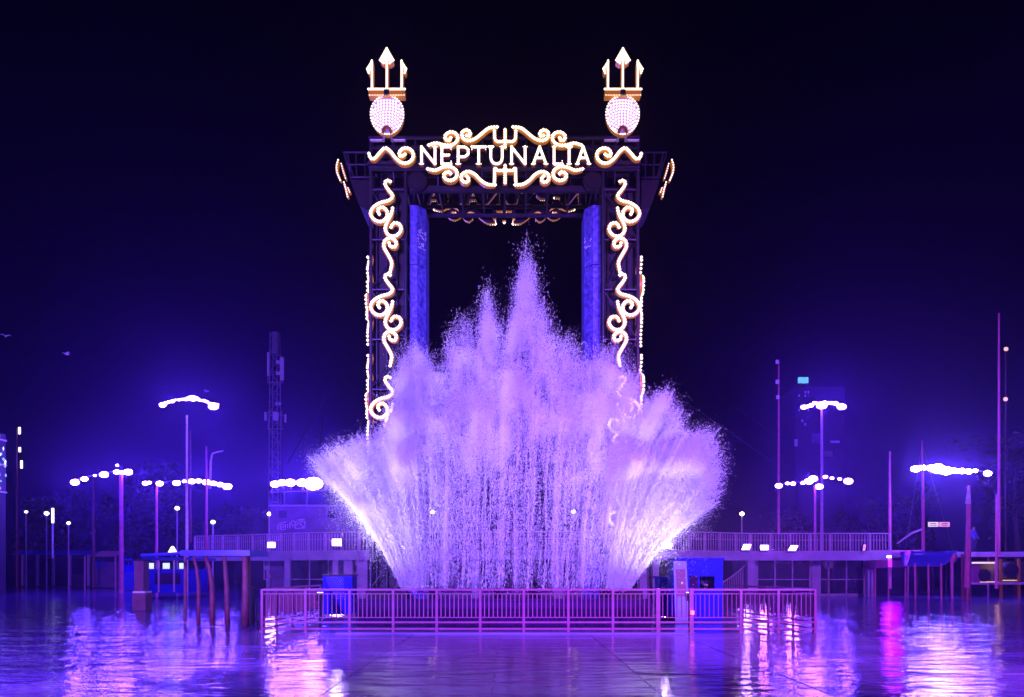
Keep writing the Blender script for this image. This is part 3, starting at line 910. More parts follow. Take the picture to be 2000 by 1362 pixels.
sl = MB().tube([P(1352, 1193, DR - .09), P(1352, 1201, DR - .09)], .05, 8).build('signal_lamp', M['redlamp'])
tag(sl, 'small red lamp fixed on the thick gate post in front of the blue booth', 'lamp')
kb = MB().span((-4.3, 19.95, 0.0), (4.2, 20.25, .05)).build('kerb', M['slab']); kb['kind'] = 'structure'

# ------------------------------------------------------------------ booths
def pxbox(mb, x0, y0, x1, y1, D, dep):
    a, b = P(x0, y1, D), P(x1, y0, D)
    return mb.span((a.x, D, a.z), (b.x, D + dep, b.z))
D = 24.6
b0 = PX(1322, D); b1 = PX(1412, D)
bo = thing('ticket_booth', ((b0 + b1) / 2, D + .7, 0), 'tall blue operator booth with a window hatch behind the right end of the railing', 'booth')
zb, zt = 0.06, PZ(1094, D)
w0, w1, wz0, wz1 = PX(1366, D), PX(1396, D), PZ(1150, D), PZ(1126, D)
mb = MB()
mb.span((b0, D, zb), (w0 - .002, D + .06, zt)).span((w1 + .002, D, zb), (b1, D + .06, zt))
mb.span((w0, D + .001, zb), (w1, D + .061, wz0)).span((w0, D + .001, wz1), (w1, D + .061, zt - .001))
mb.span((b0, D + .062, zb), (b0 + .05, D + 1.4, zt - .002)).span((b1 - .05, D + .062, zb), (b1, D + 1.4, zt - .002)).span((b0 + .052, D + 1.34, zb), (b1 - .052, D + 1.4, zt - .002))
mb.build('wall', M['blue'], bo)
MB().span((b0 - .04, D - .04, zt + .002), (b1 + .04, D + 1.44, zt + .06)).build('roof', M['blue'], bo)
MB().span((b0 - .02, D - .02, 0.0), (b1 + .02, D + 1.42, .056)).build('plinth', M['black'], bo)
MB().span((w0 - .05, D - .10, wz0 - .04), (w1 + .05, D - .003, wz0)).build('counter', M['white'], bo)
MB().span((w0 - .03, D - .015, wz1), (w1 + .03, D - .003, wz1 + .03)).span((w0 - .03, D - .015, wz0 + .001), (w0, D - .003, wz1 - .001)).build('window_frame', M['blue'], bo)
MB().span((b0 + .06, D + 1.30, .9), (b1 - .06, D + 1.335, 1.9)).build('inner_panel', M['wall'], bo)
pn = MB().span((PX(1346, D), D - .018, PZ(1124, D)), (PX(1364, D), D - .003, PZ(1150, D))).build('panel', M['plum'], bo)
# leaning poster board
pb = thing('poster_board', (PX(1332, 24.0), 24.05, 0), 'white framed board with a purple poster leaning against the blue booth', 'sign board')
xa, xb = PX(1319, 24), PX(1341, 24)
MB().prism([(xa, .02), (xb + .08, .02), (xb, PZ(1096, 24)), (xa - .05, PZ(1096, 24))], 24.0, 24.06).build('board', M['boardblue'], pb)
MB().prism([(xa + .06, PZ(1165, 24)), (xb - .005, PZ(1165, 24)), (xb - .05, PZ(1112, 24)), (xa + .01, PZ(1112, 24))], 23.985, 23.998).build('poster', M['stone'], pb)
# low blue box behind the booth
D = 26.4
bx = thing('blue_cabinet', (PX(1304, D), D + .4, 0), 'low blue cabinet standing left of the tall blue booth', 'cabinet')
pxbox(MB(), 1288, 1130, 1330, 1204, D, .9).build('body', M['blue'], bx)
pxbox(MB(), 1286, 1126, 1332, 1129.5, D - .03, .96).build('top', M['blue'], bx)
pxbox(MB(), 1306, 1134, 1326, 1200, D - .016, .012).build('door', M['blue'], bx)
D = 26.8
bx = thing('blue_cabinet', (PX(659, D), D + .4, 0), 'blue cabinet with a perforated front at the left of the pool', 'cabinet')
pxbox(MB(), 630, 1126, 688, 1200, D, .8).build('body', M['blue'], bx)
pxbox(MB(), 628, 1122.5, 690, 1125.5, D - .03, .86).build('top', M['black'], bx)
pxbox(MB(), 674, 1128, 688, 1198, D - .016, .012).build('side_panel', M['blue'], bx)
HOLE = MB().tube([(0, 0, 0), (0, -.006, 0)], .011, 5).mesh('perforation', M['white'])
for r in range(11):
    for c in range(11 - r // 2):
        inst('perforation', HOLE, (PX(637 + r * 1.6 + c * 3.2, D), D - .002, PZ(1129 + r * 4.0, D)), bx) if 637 + r * 1.6 + c * 3.2 < 672 else None

# ------------------------------------------------------------------ people
def person(loc, label, cloth, arms, turn=0.0, scale=1.0):
    """one continuous skinned figure; hair and jacket are its children"""
    J = {'hip': (0, 0, .95), 'sp': (0, 0, 1.18), 'ch': (0, 0, 1.38), 'nk': (0, -.01, 1.52), 'hd': (0, -.03, 1.63), 'tp': (0, -.02, 1.72)}
    for s, n in ((-1, 'l'), (1, 'r')):
        J[n + 'h'] = (s * .10, 0, .90); J[n + 'k'] = (s * .11, -.02, .50); J[n + 'a'] = (s * .12, .02, .09); J[n + 't'] = (s * .14, -.16, .03)
        J[n + 's'] = (s * .19, 0, 1.42)
        J[n + 'e'] = (s * arms[0][0], arms[0][1], arms[0][2]); J[n + 'w'] = (s * arms[1][0], arms[1][1], arms[1][2]); J[n + 'f'] = (s * arms[2][0], arms[2][1], arms[2][2])
    R = {'hip': .15, 'sp': .13, 'ch': .155, 'nk': .06, 'hd': .10, 'tp': .085}
    for n in 'lr':
        R.update({n + 'h': .10, n + 'k': .065, n + 'a': .045, n + 't': .04, n + 's': .07, n + 'e': .045, n + 'w': .033, n + 'f': .035})
    E = [('hip', 'sp'), ('sp', 'ch'), ('ch', 'nk'), ('nk', 'hd'), ('hd', 'tp')]
    for n in 'lr':
        E += [('hip', n + 'h'), (n + 'h', n + 'k'), (n + 'k', n + 'a'), (n + 'a', n + 't'), ('ch', n + 's'), (n + 's', n + 'e'), (n + 'e', n + 'w'), (n + 'w', n + 'f')]
    K = list(J)
    me = bpy.data.meshes.new('person')
    me.from_pydata([Vector(J[k]) * scale for k in K], [(K.index(a), K.index(b)) for a, b in E], [])
    o = bpy.data.objects.new('person', me)
    C.objects.link(o)
    o.location = loc; o.rotation_euler.z = turn
    OFF[o.name] = tuple(loc)
    sk = o.modifiers.new('skin', 'SKIN')
    for i, k in enumerate(K):
        v = me.skin_vertices[0].data[i]
        v.radius = (R[k] * scale, R[k] * scale * (.72 if k in ('hip', 'sp', 'ch') else 1))
        v.use_root = k == 'hip'
    sk.use_smooth_shade = True
    o.modifiers.new('subdiv', 'SUBSURF').render_levels = 1
    me.materials.append(M['skin'])
    def child(name, mb, m, smooth=True):
        c = bpy.data.objects.new(name, mb.mesh(name, m, (0, 0, 0), smooth)); C.objects.link(c); c.parent = o
    sc = lambda *a: tuple(x * scale for x in a)
    child('hair', MB().ball(sc(0, -.005, 1.70), sc(.105, .115, .085), 12, 8), M['hair'])
    child('nose', MB().octa(sc(0, -.145, 1.62), .018 * scale), M['skin'])
    mb = MB()
    rings = [(.92, .185, .135), (1.10, .17, .125), (1.30, .215, .145), (1.43, .20, .13), (1.49, .085, .08)]
    nn = 14
    vs = [sc(a * math.cos(2 * PI * k / nn), b * math.sin(2 * PI * k / nn), z) for z, a, b in rings for k in range(nn)]
    mb.add(vs, [(i * nn + k, i * nn + (k + 1) % nn, (i + 1) * nn + (k + 1) % nn, (i + 1) * nn + k) for i in range(len(rings) - 1) for k in range(nn)])
    for s in 'lr':
        mb.tube([Vector(J[s + 's']) * scale, Vector(J[s + 'e']) * scale, (Vector(J[s + 'e']) * .25 + Vector(J[s + 'w']) * .75) * scale], [.085 * scale, .066 * scale, .052 * scale], 8)
    child('jacket', mb, cloth)
    tr = MB()
    for s in 'lr':
        tr.tube([Vector(J[s + 'h']) * scale + Vector((0, 0, .05)), Vector(J[s + 'k']) * scale, Vector(J[s + 'a']) * scale], [.125 * scale, .088 * scale, .07 * scale], 10)
    child('trousers', tr, M['cloth'])
    tag(o, label, 'person')
    return o
person((PX(1384, 25.2), 25.25, .06), 'person in dark clothing leaning forward inside the window of the blue booth', M['cloth'], ((.27, -.06, 1.16), (.22, -.26, 1.08), (.16, -.34, 1.10)), .2, .97)

# ------------------------------------------------------------------ elevated walkway behind
RB = MB().box((0, 0, .53), (.04, .03, .98)).mesh('baluster', M['rail'])
RP = MB().box((0, 0, .55), (.08, .08, 1.1)).mesh('post', M['rail'])
ZD = 2.55
def walkway(name, label, line, every, cols, beam=True):
    """line: [(px, D)] along the front edge"""
    pts = [Vector((PX(px, D), D, 0)) for px, D in line]
    c = (pts[0] + pts[-1]) / 2
    root = thing(name, (c.x, c.y, 0), label, 'walkway')
    for a, b in zip(pts[:-1], pts[1:]):
        L = (b - a).length; t = (b - a) / L; nrm = Vector((-t.y, t.x, 0))
        foot = [a, b, b + nrm * 4.5, a + nrm * 4.5]
        MB().plan([(p.x, p.y) for p in foot], ZD - .28, ZD).build('deck_slab', M['deck'], root)
        ang = math.atan2(t.y, t.x)
        f = a - nrm * .03; f2 = b - nrm * .03; m = (f + f2) / 2
        MB().box((m.x, m.y, ZD - .2), (L - .01, .05, .5), ang).build('edge_beam', M['deck'], root)
        m = (a + b) / 2 + nrm * .1
        for z, w, nm in ((1.1, .07, 'top_rail'), (.72, .03, 'middle_rail'), (.07, .04, 'bottom_rail')):
            MB().box((m.x, m.y, ZD + z), (L, w, w), ang).build(nm, M['rail'], root)
        n = max(1, round(L / every))
        for k in range(n + 1):
            p = a + t * (L * k / n) + nrm * .1
            inst('post', RP, (p.x, p.y, ZD), root, ang)
        nb = int(L / .17)
        for k in range(nb):
            p = a + t * (L * (k + .5) / nb) + nrm * .1
            inst('baluster', RB, (p.x, p.y, ZD), root, ang)
    for px, D, w in cols:
        MB().span((PX(px, D) - w / 2, D, 0), (PX(px, D) + w / 2, D + w, ZD - .3)).build('column', M['deck'], root)
    return root
walkway('elevated_walkway', 'raised walkway with pale railing behind the left side of the splash', [(378, 51), (520, 48), (600, 46), (700, 45), (1000, 45)], 1.15,
        ((561, 46.6, .32), (655, 46, .3), (680, 45.6, .5), (707, 45.5, .6), (800, 45.4, .5), (930, 45.4, .5)))
walkway('elevated_walkway', 'raised walkway with pale railing above the glazed hall on the right', [(1001, 45), (1285, 44), (1467, 47), (1740, 47)], 1.15,
        ((1090, 45.2, .5), (1255, 45.0, .5), (1281, 44.6, .32), (1396, 46.1, .32), (1467, 47.2, .4), (1700, 47.2, .3)))

# floodlights on the walkway edge
def floodlight(px, py, D, label, w=.42, h=.28, m='deckflood', tilt=0.0, spot=None):
    c = P(px, py, D)
    r = thing('floodlight', c, label, 'floodlight', 'floodlights along the walkway edge')
    cc = c
    pts = [(-w / 2, -h / 2), (w / 2, -h / 2), (w / 2 + tilt, h / 2), (-w / 2 + tilt, h / 2)]
    q = [(c.x + a, c.z + b) for a, b in pts]
    MB().prism([(x, z) for x, z in q], D - .30, D - .285).build('lens', M[m], r)
    MB().prism([(c.x + a * 1.12, c.z + b * 1.16) for a, b in pts], D - .284, D - .12).build('housing', M['black'], r)
    MB().tube([(c.x - w * .58, D - .2, c.z), (c.x - w * .58, D - .1, c.z - h * .9), (c.x + w * .58, D - .1, c.z - h * .9), (c.x + w * .58, D - .2, c.z)], .018, 5).build('bracket', M['steel'], r)
    if spot:
        lamp('floodlight_beam', 'SPOT', (c.x, D - .4, c.z), spot[0], spot[1], spot[2] * .4, .24, 70, .8)
    return r
VIO = (.35, .16, 1.0)
floodlight(533, 1065, 47, 'white floodlight under the railing of the left walkway, far from the splash', .42, .30, spot=((-8, 24, 1), VIO, 1800))
floodlight(660, 1060, 45, 'white floodlight on the left walkway close beside the splash', .50, .36, spot=((-2, 24, 4), (.6, .4, 1), 2500))
floodlight(1300, 1067, 44, 'white floodlight on the right walkway nearest the splash', .46, .26, tilt=.1, spot=((1, 24, 4), (.6, .4, 1), 2500))
floodlight(1453, 1069, 46.6, 'white floodlight above the bend of the right walkway', .42, .30, tilt=.12, spot=((6, 20, 0), VIO, 1500))
floodlight(1490, 1070, 46.8, 'broad white floodlight second from the bend over the glazed hall', .46, .26, spot=((9, 20, 0), (.5, .12, 1), 1500))
floodlight(1543, 1071, 46.8, 'tilted white floodlight over the middle of the glazed hall', .40, .28, tilt=.16, spot=((12, 18, 0), (.5, .12, 1), 1500))
floodlight(1683, 1070, 46.8, 'narrow pink floodlight near the right end of the walkway', .14, .36, 'signpink', tilt=.05)

# rooms under the walkways
def hall(name, label, x0, x1, ytop, D, bays, wallm='wall'):
    """a back building: piers, glazed bays with mullions"""
    root = thing(name, ((PX(x0, D) + PX(x1, D)) / 2, D, 0), label, 'building')
    MB().span((PX(x0, D), D + .3, 0), (PX(x1, D), D + 4, PZ(ytop, D))).build('wall', M[wallm], root)
    zt = PZ(ytop, D)
    MB().span((PX(x0, D), D - .1, zt + .002), (PX(x1, D), D + 4, zt + .12)).build('cornice', M['deck'], root)
    MB().span((PX(x0, D), D - .05, 0), (PX(x1, D), D + .29, .12)).build('plinth', M['deck'], root)
    for a, b, kind in bays:
        xa, xb = PX(a, D), PX(b, D)
        if kind == 'pier':
            MB().span((xa, D - .02, .122), (xb, D + .298, zt)).build('pier', M['deck'], root)
        else:
            w = MB().span((xa, D + .22, .122), (xb, D + .24, zt - .02)).build('window', M['glass'], root)
            nm = kind
            for k in range(nm + 1):
                x = xa + (xb - xa) * k / nm
                MB().span((x - .03, D + .14, .122), (x + .03, D + .218, zt - .02)).build('mullion', M['rail'], w)
            MB().span((xa + .032, D + .15, .95), (xb - .032, D + .21, 1.0)).build('transom', M['rail'], w)
    return root
hall('glazed_hall', 'low hall with dark glazing and pale piers under the right walkway', 1466, 1706, 1090, 49.5,
     ((1466, 1480, 'pier'), (1481, 1584, 3), (1585, 1603, 'pier'), (1604, 1620, 1), (1621, 1690, 2), (1691, 1706, 'pier')))
hall('refreshment_stand', 'dark stand with one framed window under the left walkway', 520, 700, 1088, 50.5,
     ((520, 527, 'pier'), (566, 640, 2), (690, 700, 'pier')))
hall('plant_room', 'plum rendered room behind the foot of the splash', 701, 1270, 1092, 51.5,
     ((701, 712, 'pier'), (730, 790, 2), (850, 862, 'pier'), (1000, 1012, 'pier'), (1180, 1192, 'pier'), (1215, 1250, 2)))
# faint K emblem on the stand
kx = lambda u, v: (PX(u, 50.3), 50.3, PZ(v, 50.3))
ks = MB()
for a, b in (((516, 1092), (516, 1130)), ((517, 1112), (529, 1093)), ((519, 1109), (529, 1129)), ((514, 1131), (524, 1133))):
    ks.tube([kx(*a), kx(*b)], .045, 5)
ks.build('wall_letter', M['rail']); tag(bpy.data.objects['wall_letter'], 'large pale letter K on the dark wall under the left walkway', 'letter')

# stairs rail curve seen under the right walkway
sr = thing('stair_railing', (PX(1440, 48), 48, 0), 'curved stair railing climbing in the dark bay right of the blue booth', 'railing')
for k in range(14):
    px = 1408 + k * 4.3
    zt_ = .8 + 1.25 * (k / 13) ** 1.3
    MB().tube([(PX(px, 48), 48, 0.02), (PX(px, 48), 48, zt_)], .025, 5).build('baluster', M['rail'], sr)
MB().tube([(PX(1408 + k * 4.3, 48), 48, .82 + 1.25 * (k / 13) ** 1.3) for k in range(14)], .04, 6).build('handrail', M['rail'], sr)

# ------------------------------------------------------------------ floodlight masts
HEAD = None
def mast(label, px, ybase, D, heads, polem='rail', pole_top=None, r=.14, power=1.0, mm='flood'):
    """heads: [(px, py, radius_m)] lamp heads carried by a curved arm on one pole"""
    zt = PZ(pole_top, D) if pole_top else PZ(heads[len(heads) // 2][1], D)
    root = thing('floodlight_mast', (PX(px, D), D, 0), label, 'floodlight mast', 'floodlight masts round the park')
    MB().tube([(PX(px, D), D, 0), (PX(px, D), D, zt)], [r, r * .6], 8).build('pole', M[polem], root)
    hs = sorted(heads)
    arm = [P(a, b - 2, D + .25) for a, b, _ in hs]
    if len(arm) > 1: MB().tube(arm, .05, 5).build('arm', M['steel'], root)
    MB().tube([(PX(px, D), D, zt - .05), (PX(px, D), D + .25, zt + .05)], .05, 5).build('arm_bracket', M['steel'], root)
    hr = random.Random(int(px))
    for a, b, rr in heads:
        rr *= hr.uniform(.55, 1.0)
        c = P(a, b + hr.uniform(-1.6, 1.6), D)
        h = MB().ball((c.x, D, c.z), (rr, rr * .45, rr * .62), 10, 6).build('lamp_head', M[mm], root)
        MB().span((c.x - rr * .8, D + rr * .47, c.z - rr * .55), (c.x + rr * .8, D + rr * .9, c.z + rr * .6)).build('lamp_housing', M['black'], h)
    return root
def arc(pts, n, r0, seed):
    q = resample(np.array(pts, float), 1)
    rr = random.Random(seed)
    return [(q[int(i * (len(q) - 1) / (n - 1))][0], q[int(i * (len(q) - 1) / (n - 1))][1] + rr.uniform(-1.5, 1.5), r0 * rr.uniform(.75, 1.25)) for i in range(n)]
mast('tall mast with a bowed row of violet floodlights, highest on the left side', 365, 1100, 55, arc([(316, 790), (345, 781), (375, 779), (400, 784), (424, 793)], 17, .17, 1) + [(376, 778, .36), (417, 793, .36), (318, 790, .28)], 'sail', 812, .10)
mast('mast with a slanting row of violet floodlights on a magenta pole at far left', 237, 1078, 55, [(146, 941, .36), (165, 935, .24), (185, 930, .16), (203, 926, .34), (228, 922, .3), (240, 923, .34), (250, 922, .3), (229, 909, .13)], 'pinkpole', 926, .17)
mast('mast with a long straight row of violet floodlights left of the telecom tower', 306, 1078, 52, [(284, 944, .26), (292, 942, .2), (312, 944, .36), (345, 943, .34), (360, 942, .14), (375, 942, .24), (388, 941, .2), (403, 942, .28), (417, 944, .26), (430, 947, .22), (444, 952, .3)], 'pinkpole', 950, .10)
mast('tall mast with a short bowed row of violet floodlights, highest on the right side', 1605, 1040, 60, arc([(1572, 794), (1590, 788), (1610, 786), (1630, 789), (1645, 795)], 12, .19, 5) + [(1605, 791, .40), (1644, 796, .42), (1570, 794, .24)], 'rail', 800, .13, mm='floodright')
mast('mast with clustered violet floodlights right of the splash, above the walkway', 1592, 1040, 53, [(1521, 950, .32), (1538, 945, .2), (1549, 945, .2), (1568, 944, .22), (1580, 941, .45), (1588, 936, .36), (1600, 952, .34), (1612, 933, .2), (1625, 934, .18), (1640, 937, .16), (1657, 941, .32)], 'pinkpole', 950, .10, mm='floodright')
mast('mast with a thick bright row of violet floodlights at far right', 1892, 1145, 46, [(1788, 917, .26), (1802, 914, .26), (1818, 914, .36), (1832, 917, .42), (1848, 919, .42), (1864, 919, .36), (1878, 919, .3), (1892, 921, .26), (1905, 920, .24), (1929, 926, .36)], 'pinkpole', 950, .13, mm='floodfar')

# the house with five big floodlights on its roof, left of the splash
D = 49.0
hs = thing('roof_house', (PX(600, D), D + 3, 0), 'dim violet two storey house with a sign, behind the left walkway', 'house')
pxbox(MB(), 528, 990, 700, 1112, D + 4, 5).build('wall', M['wall'], hs)
pxbox(MB(), 524, 986, 704, 989, D + 3.8, 5.4).build('roof_edge', M['deck'], hs)
for a, b in ((545, 560), (640, 655)):
    w = pxbox(MB(), a, 998, b, 1012, D + 3.96, .03).build('window', M['glass'], hs)
for px in (532, 556, 600):
    MB().tube([P(px, 990, D + 4.5), P(px, 952, D + 4.5)], .05, 5).build('roof_post', M['steel'], hs)
MB().tube([P(526, 962, D + 4.5), P(640, 958, D + 4.5)], .05, 5).build('roof_rail', M['steel'], hs)
for px, py, r in ((537, 946, .30), (551, 943, .28), (567, 943, .34), (590, 943, .36), (612, 945, .62)):
    f = thing('roof_floodlight', P(px, py, D + 4.2), 'violet-white floodlight on the house roof, %s' % {537: 'first from the left', 551: 'second from the left', 567: 'third from the left', 590: 'fourth from the left', 612: 'largest and nearest the splash'}[px], 'floodlight', 'roof floodlights left of the splash')
    c = P(px, py, D + 4.2)
    MB().ball(c, (r, r * .4, r * .66), 10, 6).build('lens', M['flood'], f)
    MB().span((c.x - r * .7, c.y + r * .42, c.z - r * .5), (c.x + r * .7, c.y + r * .8, c.z + r * .5)).build('housing', M['black'], f)
    MB().tube([(c.x, c.y + r * .6, c.z - r * .5), (c.x, c.y + r * .6, PZ(956, D + 4.2))], .04, 5).build('bracket', M['steel'], f)
# outlined sign, its strokes as in the photograph
sg = thing('outlined_sign', (PX(570, 48.5), 50.6, PZ(1040, 50)), 'small unlit sign of outlined letters on the walkway, left of the splash', 'sign')
q = lambda u, v: P(510 + u / 13.33, 980 + v / 13.33, 50.6)
for st in ([(440, 730), (440, 620), (500, 600), (500, 720)], [(470, 570), (660, 525)], [(520, 730), (520, 600), (630, 590), (630, 720), (520, 735)], [(560, 680), (610, 630)], [(685, 580), (690, 690)],
           [(770, 545), (735, 580), (755, 620), (740, 650), (760, 700)], [(790, 570), (820, 600), (825, 665)], [(780, 525), (860, 505)], [(885, 700), (885, 525), (930, 520)], [(900, 620), (940, 600)], [(935, 545), (970, 590)],
           [(950, 480), (1130, 460)], [(1010, 510), (1020, 600), (1060, 605)], [(1040, 510), (1140, 515), (1140, 685), (885, 700)], [(1060, 550), (1068, 556)], [(1060, 630), (1085, 665), (1110, 640)]):
    MB().tube([q(*p) for p in st], .035, 4).build('stroke', M['rail'], sg)

# ------------------------------------------------------------------ telecom lattice mast
D = 76.0
tm = thing('telecom_mast', (PX(537, D), D, 0), 'tall lattice telecom mast with white panel antennas at the left', 'telecom mast')
def lat(px, w, d): return (PX(px, D) + w, D + d)
ztop = PZ(652, D)
hw = .5
for sx, sy in ((-1, -1), (1, -1), (1, 1), (-1, 1)):
    MB().tube([(PX(537, D) + sx * hw, D + sy * hw, 0), (PX(537, D) + sx * hw * .62, D + sy * hw, ztop)], .055, 5).build('leg', M['steel2'], tm)
zs = np.linspace(.5, ztop, 26)
for k in range(25):
    f0, f1 = hw * (1 - .38 * zs[k] / ztop), hw * (1 - .38 * zs[k + 1] / ztop)
    for d in (-hw, hw):
        s = 1 if k % 2 else -1
        MB().tube([(PX(537, D) - s * f0, D + d, zs[k]), (PX(537, D) + s * f1, D + d, zs[k + 1])], .03, 4).build('brace', M['steel2'], tm)
        MB().tube([(PX(537, D) - f0, D + d, zs[k]), (PX(537, D) + f0, D + d, zs[k])], .03, 4).build('rung', M['steel2'], tm)
pxbox(MB(), 531, 648, 543, 690, D - .45, .9).build('head_box', M['steel2'], tm)
for a, b, c_, d_ in ((521.5, 688, 525.5, 734), (547, 698, 553.5, 743), (516, 805, 519.5, 821), (533, 805, 543, 821), (555, 809, 558.5, 825)):
    an = pxbox(MB(), a, b, c_, d_, D - .9, .22).build('antenna_panel', M['white'], tm)
for a, b in ((539, 707), (539, 729)):
    pxbox(MB(), a, b - 3, a + 7, b + 3, D - .75, .2).build('radio_unit', M['white'], tm)
for px, y0_, y1_ in ((523.5, 690, 748), (550, 695, 748), (524, 803, 840), (550, 803, 840)):
    MB().tube([P(px, y0_, D - .6), P(px, y1_, D - .6)], .05, 5).build('antenna_pole', M['steel2'], tm)
for y in (748, 838, 812):
    MB().tube([P(522, y, D - .55), P(553, y, D - .55)], .045, 5).build('antenna_arm', M['steel2'], tm)
for px in (540, 546.5):
    MB().ball(P(px, 789, D - .8), (.14, .08, .16), 8, 5).build('dish', M['white'], tm)

# guy wires
def wire(a, b, label, r=.016):
    o = MB().tube([a, b], r, 4).build('guy_wire', M['steel'])
    tag(o, label, 'cable', 'guy wires')
wire(P(640, 765, 62), P(562, 905, 62), 'upper slanting guy wire right of the telecom mast', .04)
wire(P(638, 765, 62), P(621, 895, 62), 'steep guy wire meeting the slanting one left of the gate', .04)
wire(P(1395, 765, 58), P(1520, 855, 58), 'upper slanting wire between the gate and the thin mast on the right')
wire(P(1310, 765, 58), P(1520, 910, 58), 'lower slanting wire between the gate and the thin mast on the right')

# ------------------------------------------------------------------ left waterside
D = 22.6
pg = thing('driftwood_shelter', (PX(410, D), D, 0), 'flat roofed shelter on bent driftwood posts standing in the water at left', 'shelter')
MB().span((PX(355, D), D - .1, PZ(1086, D)), (PX(490, D), D + 1.6, PZ(1075, D))).build('roof', M['hull'], pg)
MB().tube([P(276, 1085, D + .3), P(356, 1081, D + .3)], .05, 6).build('roof_beam', M['hull'], pg)
for pts, r in (([(378, 1087), (384, 1110), (388, 1140), (388, 1180), (388, 1224)], .055), ([(401, 1087), (409, 1110), (414, 1145), (415, 1185), (415, 1224)], .075),
               ([(438, 1087), (440, 1110), (443, 1150), (444, 1190), (444, 1224)], .07), ([(478, 1087), (479, 1130), (479, 1180), (479, 1224)], .10)):
    MB().tube([P(u, v, D) for u, v in pts], [r * .7, r * .85, r, r * 1.05, r * 1.1][:len(pts)], 9).build('post', M['wood'], pg, True)
for px in (362, 486):
    MB().tube([P(px, 1086, D + 1.5), P(px, 1086, D + 1.5) - Vector((0, 0, PZ(1086, D) - .0))], .05, 7).build('post', M['wood'], pg)
bn = thing('litter_bin', (PX(489, 23.5), 23.5, 0), 'dark cylindrical bin beside the last shelter post', 'bin')
MB().tube([(PX(489, 23.5), 23.5, 0.02), (PX(489, 23.5), 23.5, 1.05)], .13, 12).build('body', M['black'], bn)
MB().tube([(PX(489, 23.5), 23.5, 1.052), (PX(489, 23.5), 23.5, 1.10)], [.14, .10], 12).build('lid', M['steel'], bn)
et = thing('tripod_stand', (PX(501, 20.9), 20.9, 0), 'slim black tripod stand left of the railing corner', 'stand')
c = P(501, 1168, 20.9)
MB().tube([(c.x, c.y, .35), (c.x, c.y, c.z)], .016, 6).build('pole', M['black'], et)
for dx, dy in ((-.14, -.05), (.14, -.05), (0, .16)):
    MB().tube([(c.x, c.y, .38), (c.x + dx, c.y + dy, 0.01)], .014, 5).build('leg', M['black'], et)
MB().tube([(c.x - .1, c.y, c.z), (c.x + .04, c.y, c.z)], .016, 5).build('arm', M['black'], et)

D = 31.5
0 and print('TRIS', sum(len(o.data.loops) - 2 * len(o.data.polygons) for o in bpy.data.objects if o.type == 'MESH'))
sp_ = thing('stone_pillar', (PX(270, D), D, 0), 'thick reddish stone pillar with a pale band at the water on the left', 'pillar')
pxbox(MB(), 262, 1096, 280, 1155, D, .5).build('shaft', M['stone'], sp_)
pxbox(MB(), 258, 1159, 284, 1193, D - .06, .62).build('base', M['stone'], sp_)
pxbox(MB(), 259, 1155.2, 283, 1158.8, D - .05, .6).build('band', M['white'], sp_)
pxbox(MB(), 259, 1092, 283, 1095.8, D - .05, .6).build('cap', M['black'], sp_)

D = 45.0
ks_ = thing('waterside_kiosk', (PX(325, D), D + 1.5, 0), 'low blue kiosk with three bright windows behind the driftwood shelter', 'kiosk')
pxbox(MB(), 284, 1112, 366, 1158, D, 3).build('wall', M['blue'], ks_)
pxbox(MB(), 278, 1089, 372, 1094, D - .4, 3.8).build('roof', M['hull'], ks_)
for a, b in ((288, 300), (318, 331), (350, 362)):
    w = pxbox(MB(), a, 1100, b, 1111, D + .05, .03).build('window', M['shop'], ks_)
    pxbox(MB(), a - 1, 1111, b + 1, 1112.2, D - .02, .06).build('sill', M['white'], w)
for px in (285, 310, 340, 366):
    MB().tube([P(px, 1094, D - .1), P(px, 1157, D - .1)], .05, 6).build('post', M['rail'], ks_)
pxbox(MB(), 302, 1120, 352, 1142, D - .02, .018).build('front_panel', M['plum'], ks_)
lm = thing('roof_lamp', P(337, 1076, D), 'white cone lamp glowing on the kiosk roof at left', 'lamp')
c = P(337, 1071, D)
MB().tube([(c.x, c.y, c.z - .28), (c.x, c.y, c.z + .1)], [.26, .06], 10).build('shade', M['cool'], lm)
MB().tube([(c.x, c.y, c.z - .6), (c.x, c.y, c.z - .29)], .04, 6).build('stem', M['steel'], lm)

D = 74.0
qb = thing('quay_building', (PX(95, D), D, 0), 'long dark quayside building with a blue roof line at far left', 'building')
pxbox(MB(), 36, 1084, 176, 1146, D, 5).build('wall', M['deckdark'], qb)
pxbox(MB(), 34, 1076, 178, 1083.7, D - .4, 5.8).build('roof', M['hull'], qb)
for px in (44, 72, 103, 135, 172):
    pxbox(MB(), px - 2, 1084, px + 2, 1145, D - .22, .2).build('pillar', M['rail'], qb)
for a, b in ((48, 66), (78, 97), (108, 130), (140, 166)):
    w = pxbox(MB(), a, 1092, b, 1122, D - .04, .03).build('window', M['glass'], qb)
    pxbox(MB(), a, 1106, b, 1107.2, D - .07, .025).build('transom', M['steel'], w)
D = 68.0
ms = thing('market_stall', (PX(220, D), D, 0), 'stall with a pale pink awning at the water, left of the kiosk', 'stall')
pxbox(MB(), 180, 1098, 258, 1148, D + .6, 2.5).build('wall', M['wall'], ms)
a0, a1 = P(177, 1086, D - 1.2), P(240, 1077, D)
MB().add([(a0.x, D - 1.2, PZ(1086.5, D)), (PX(241, D), D - 1.2, PZ(1086.5, D)), (PX(241, D), D + .58, PZ(1076, D)), (a0.x, D + .58, PZ(1076, D)), (a0.x, D - 1.2, PZ(1087.5, D)), (PX(241, D), D - 1.2, PZ(1087.5, D))],
         [(0, 1, 2, 3), (4, 5, 1, 0)]).build('awning', M['pink'], ms)
for px in (179, 238):
    MB().tube([(PX(px, D), D - 1.1, 0), (PX(px, D), D - 1.1, PZ(1087, D))], .06, 6).build('post', M['pink'], ms)
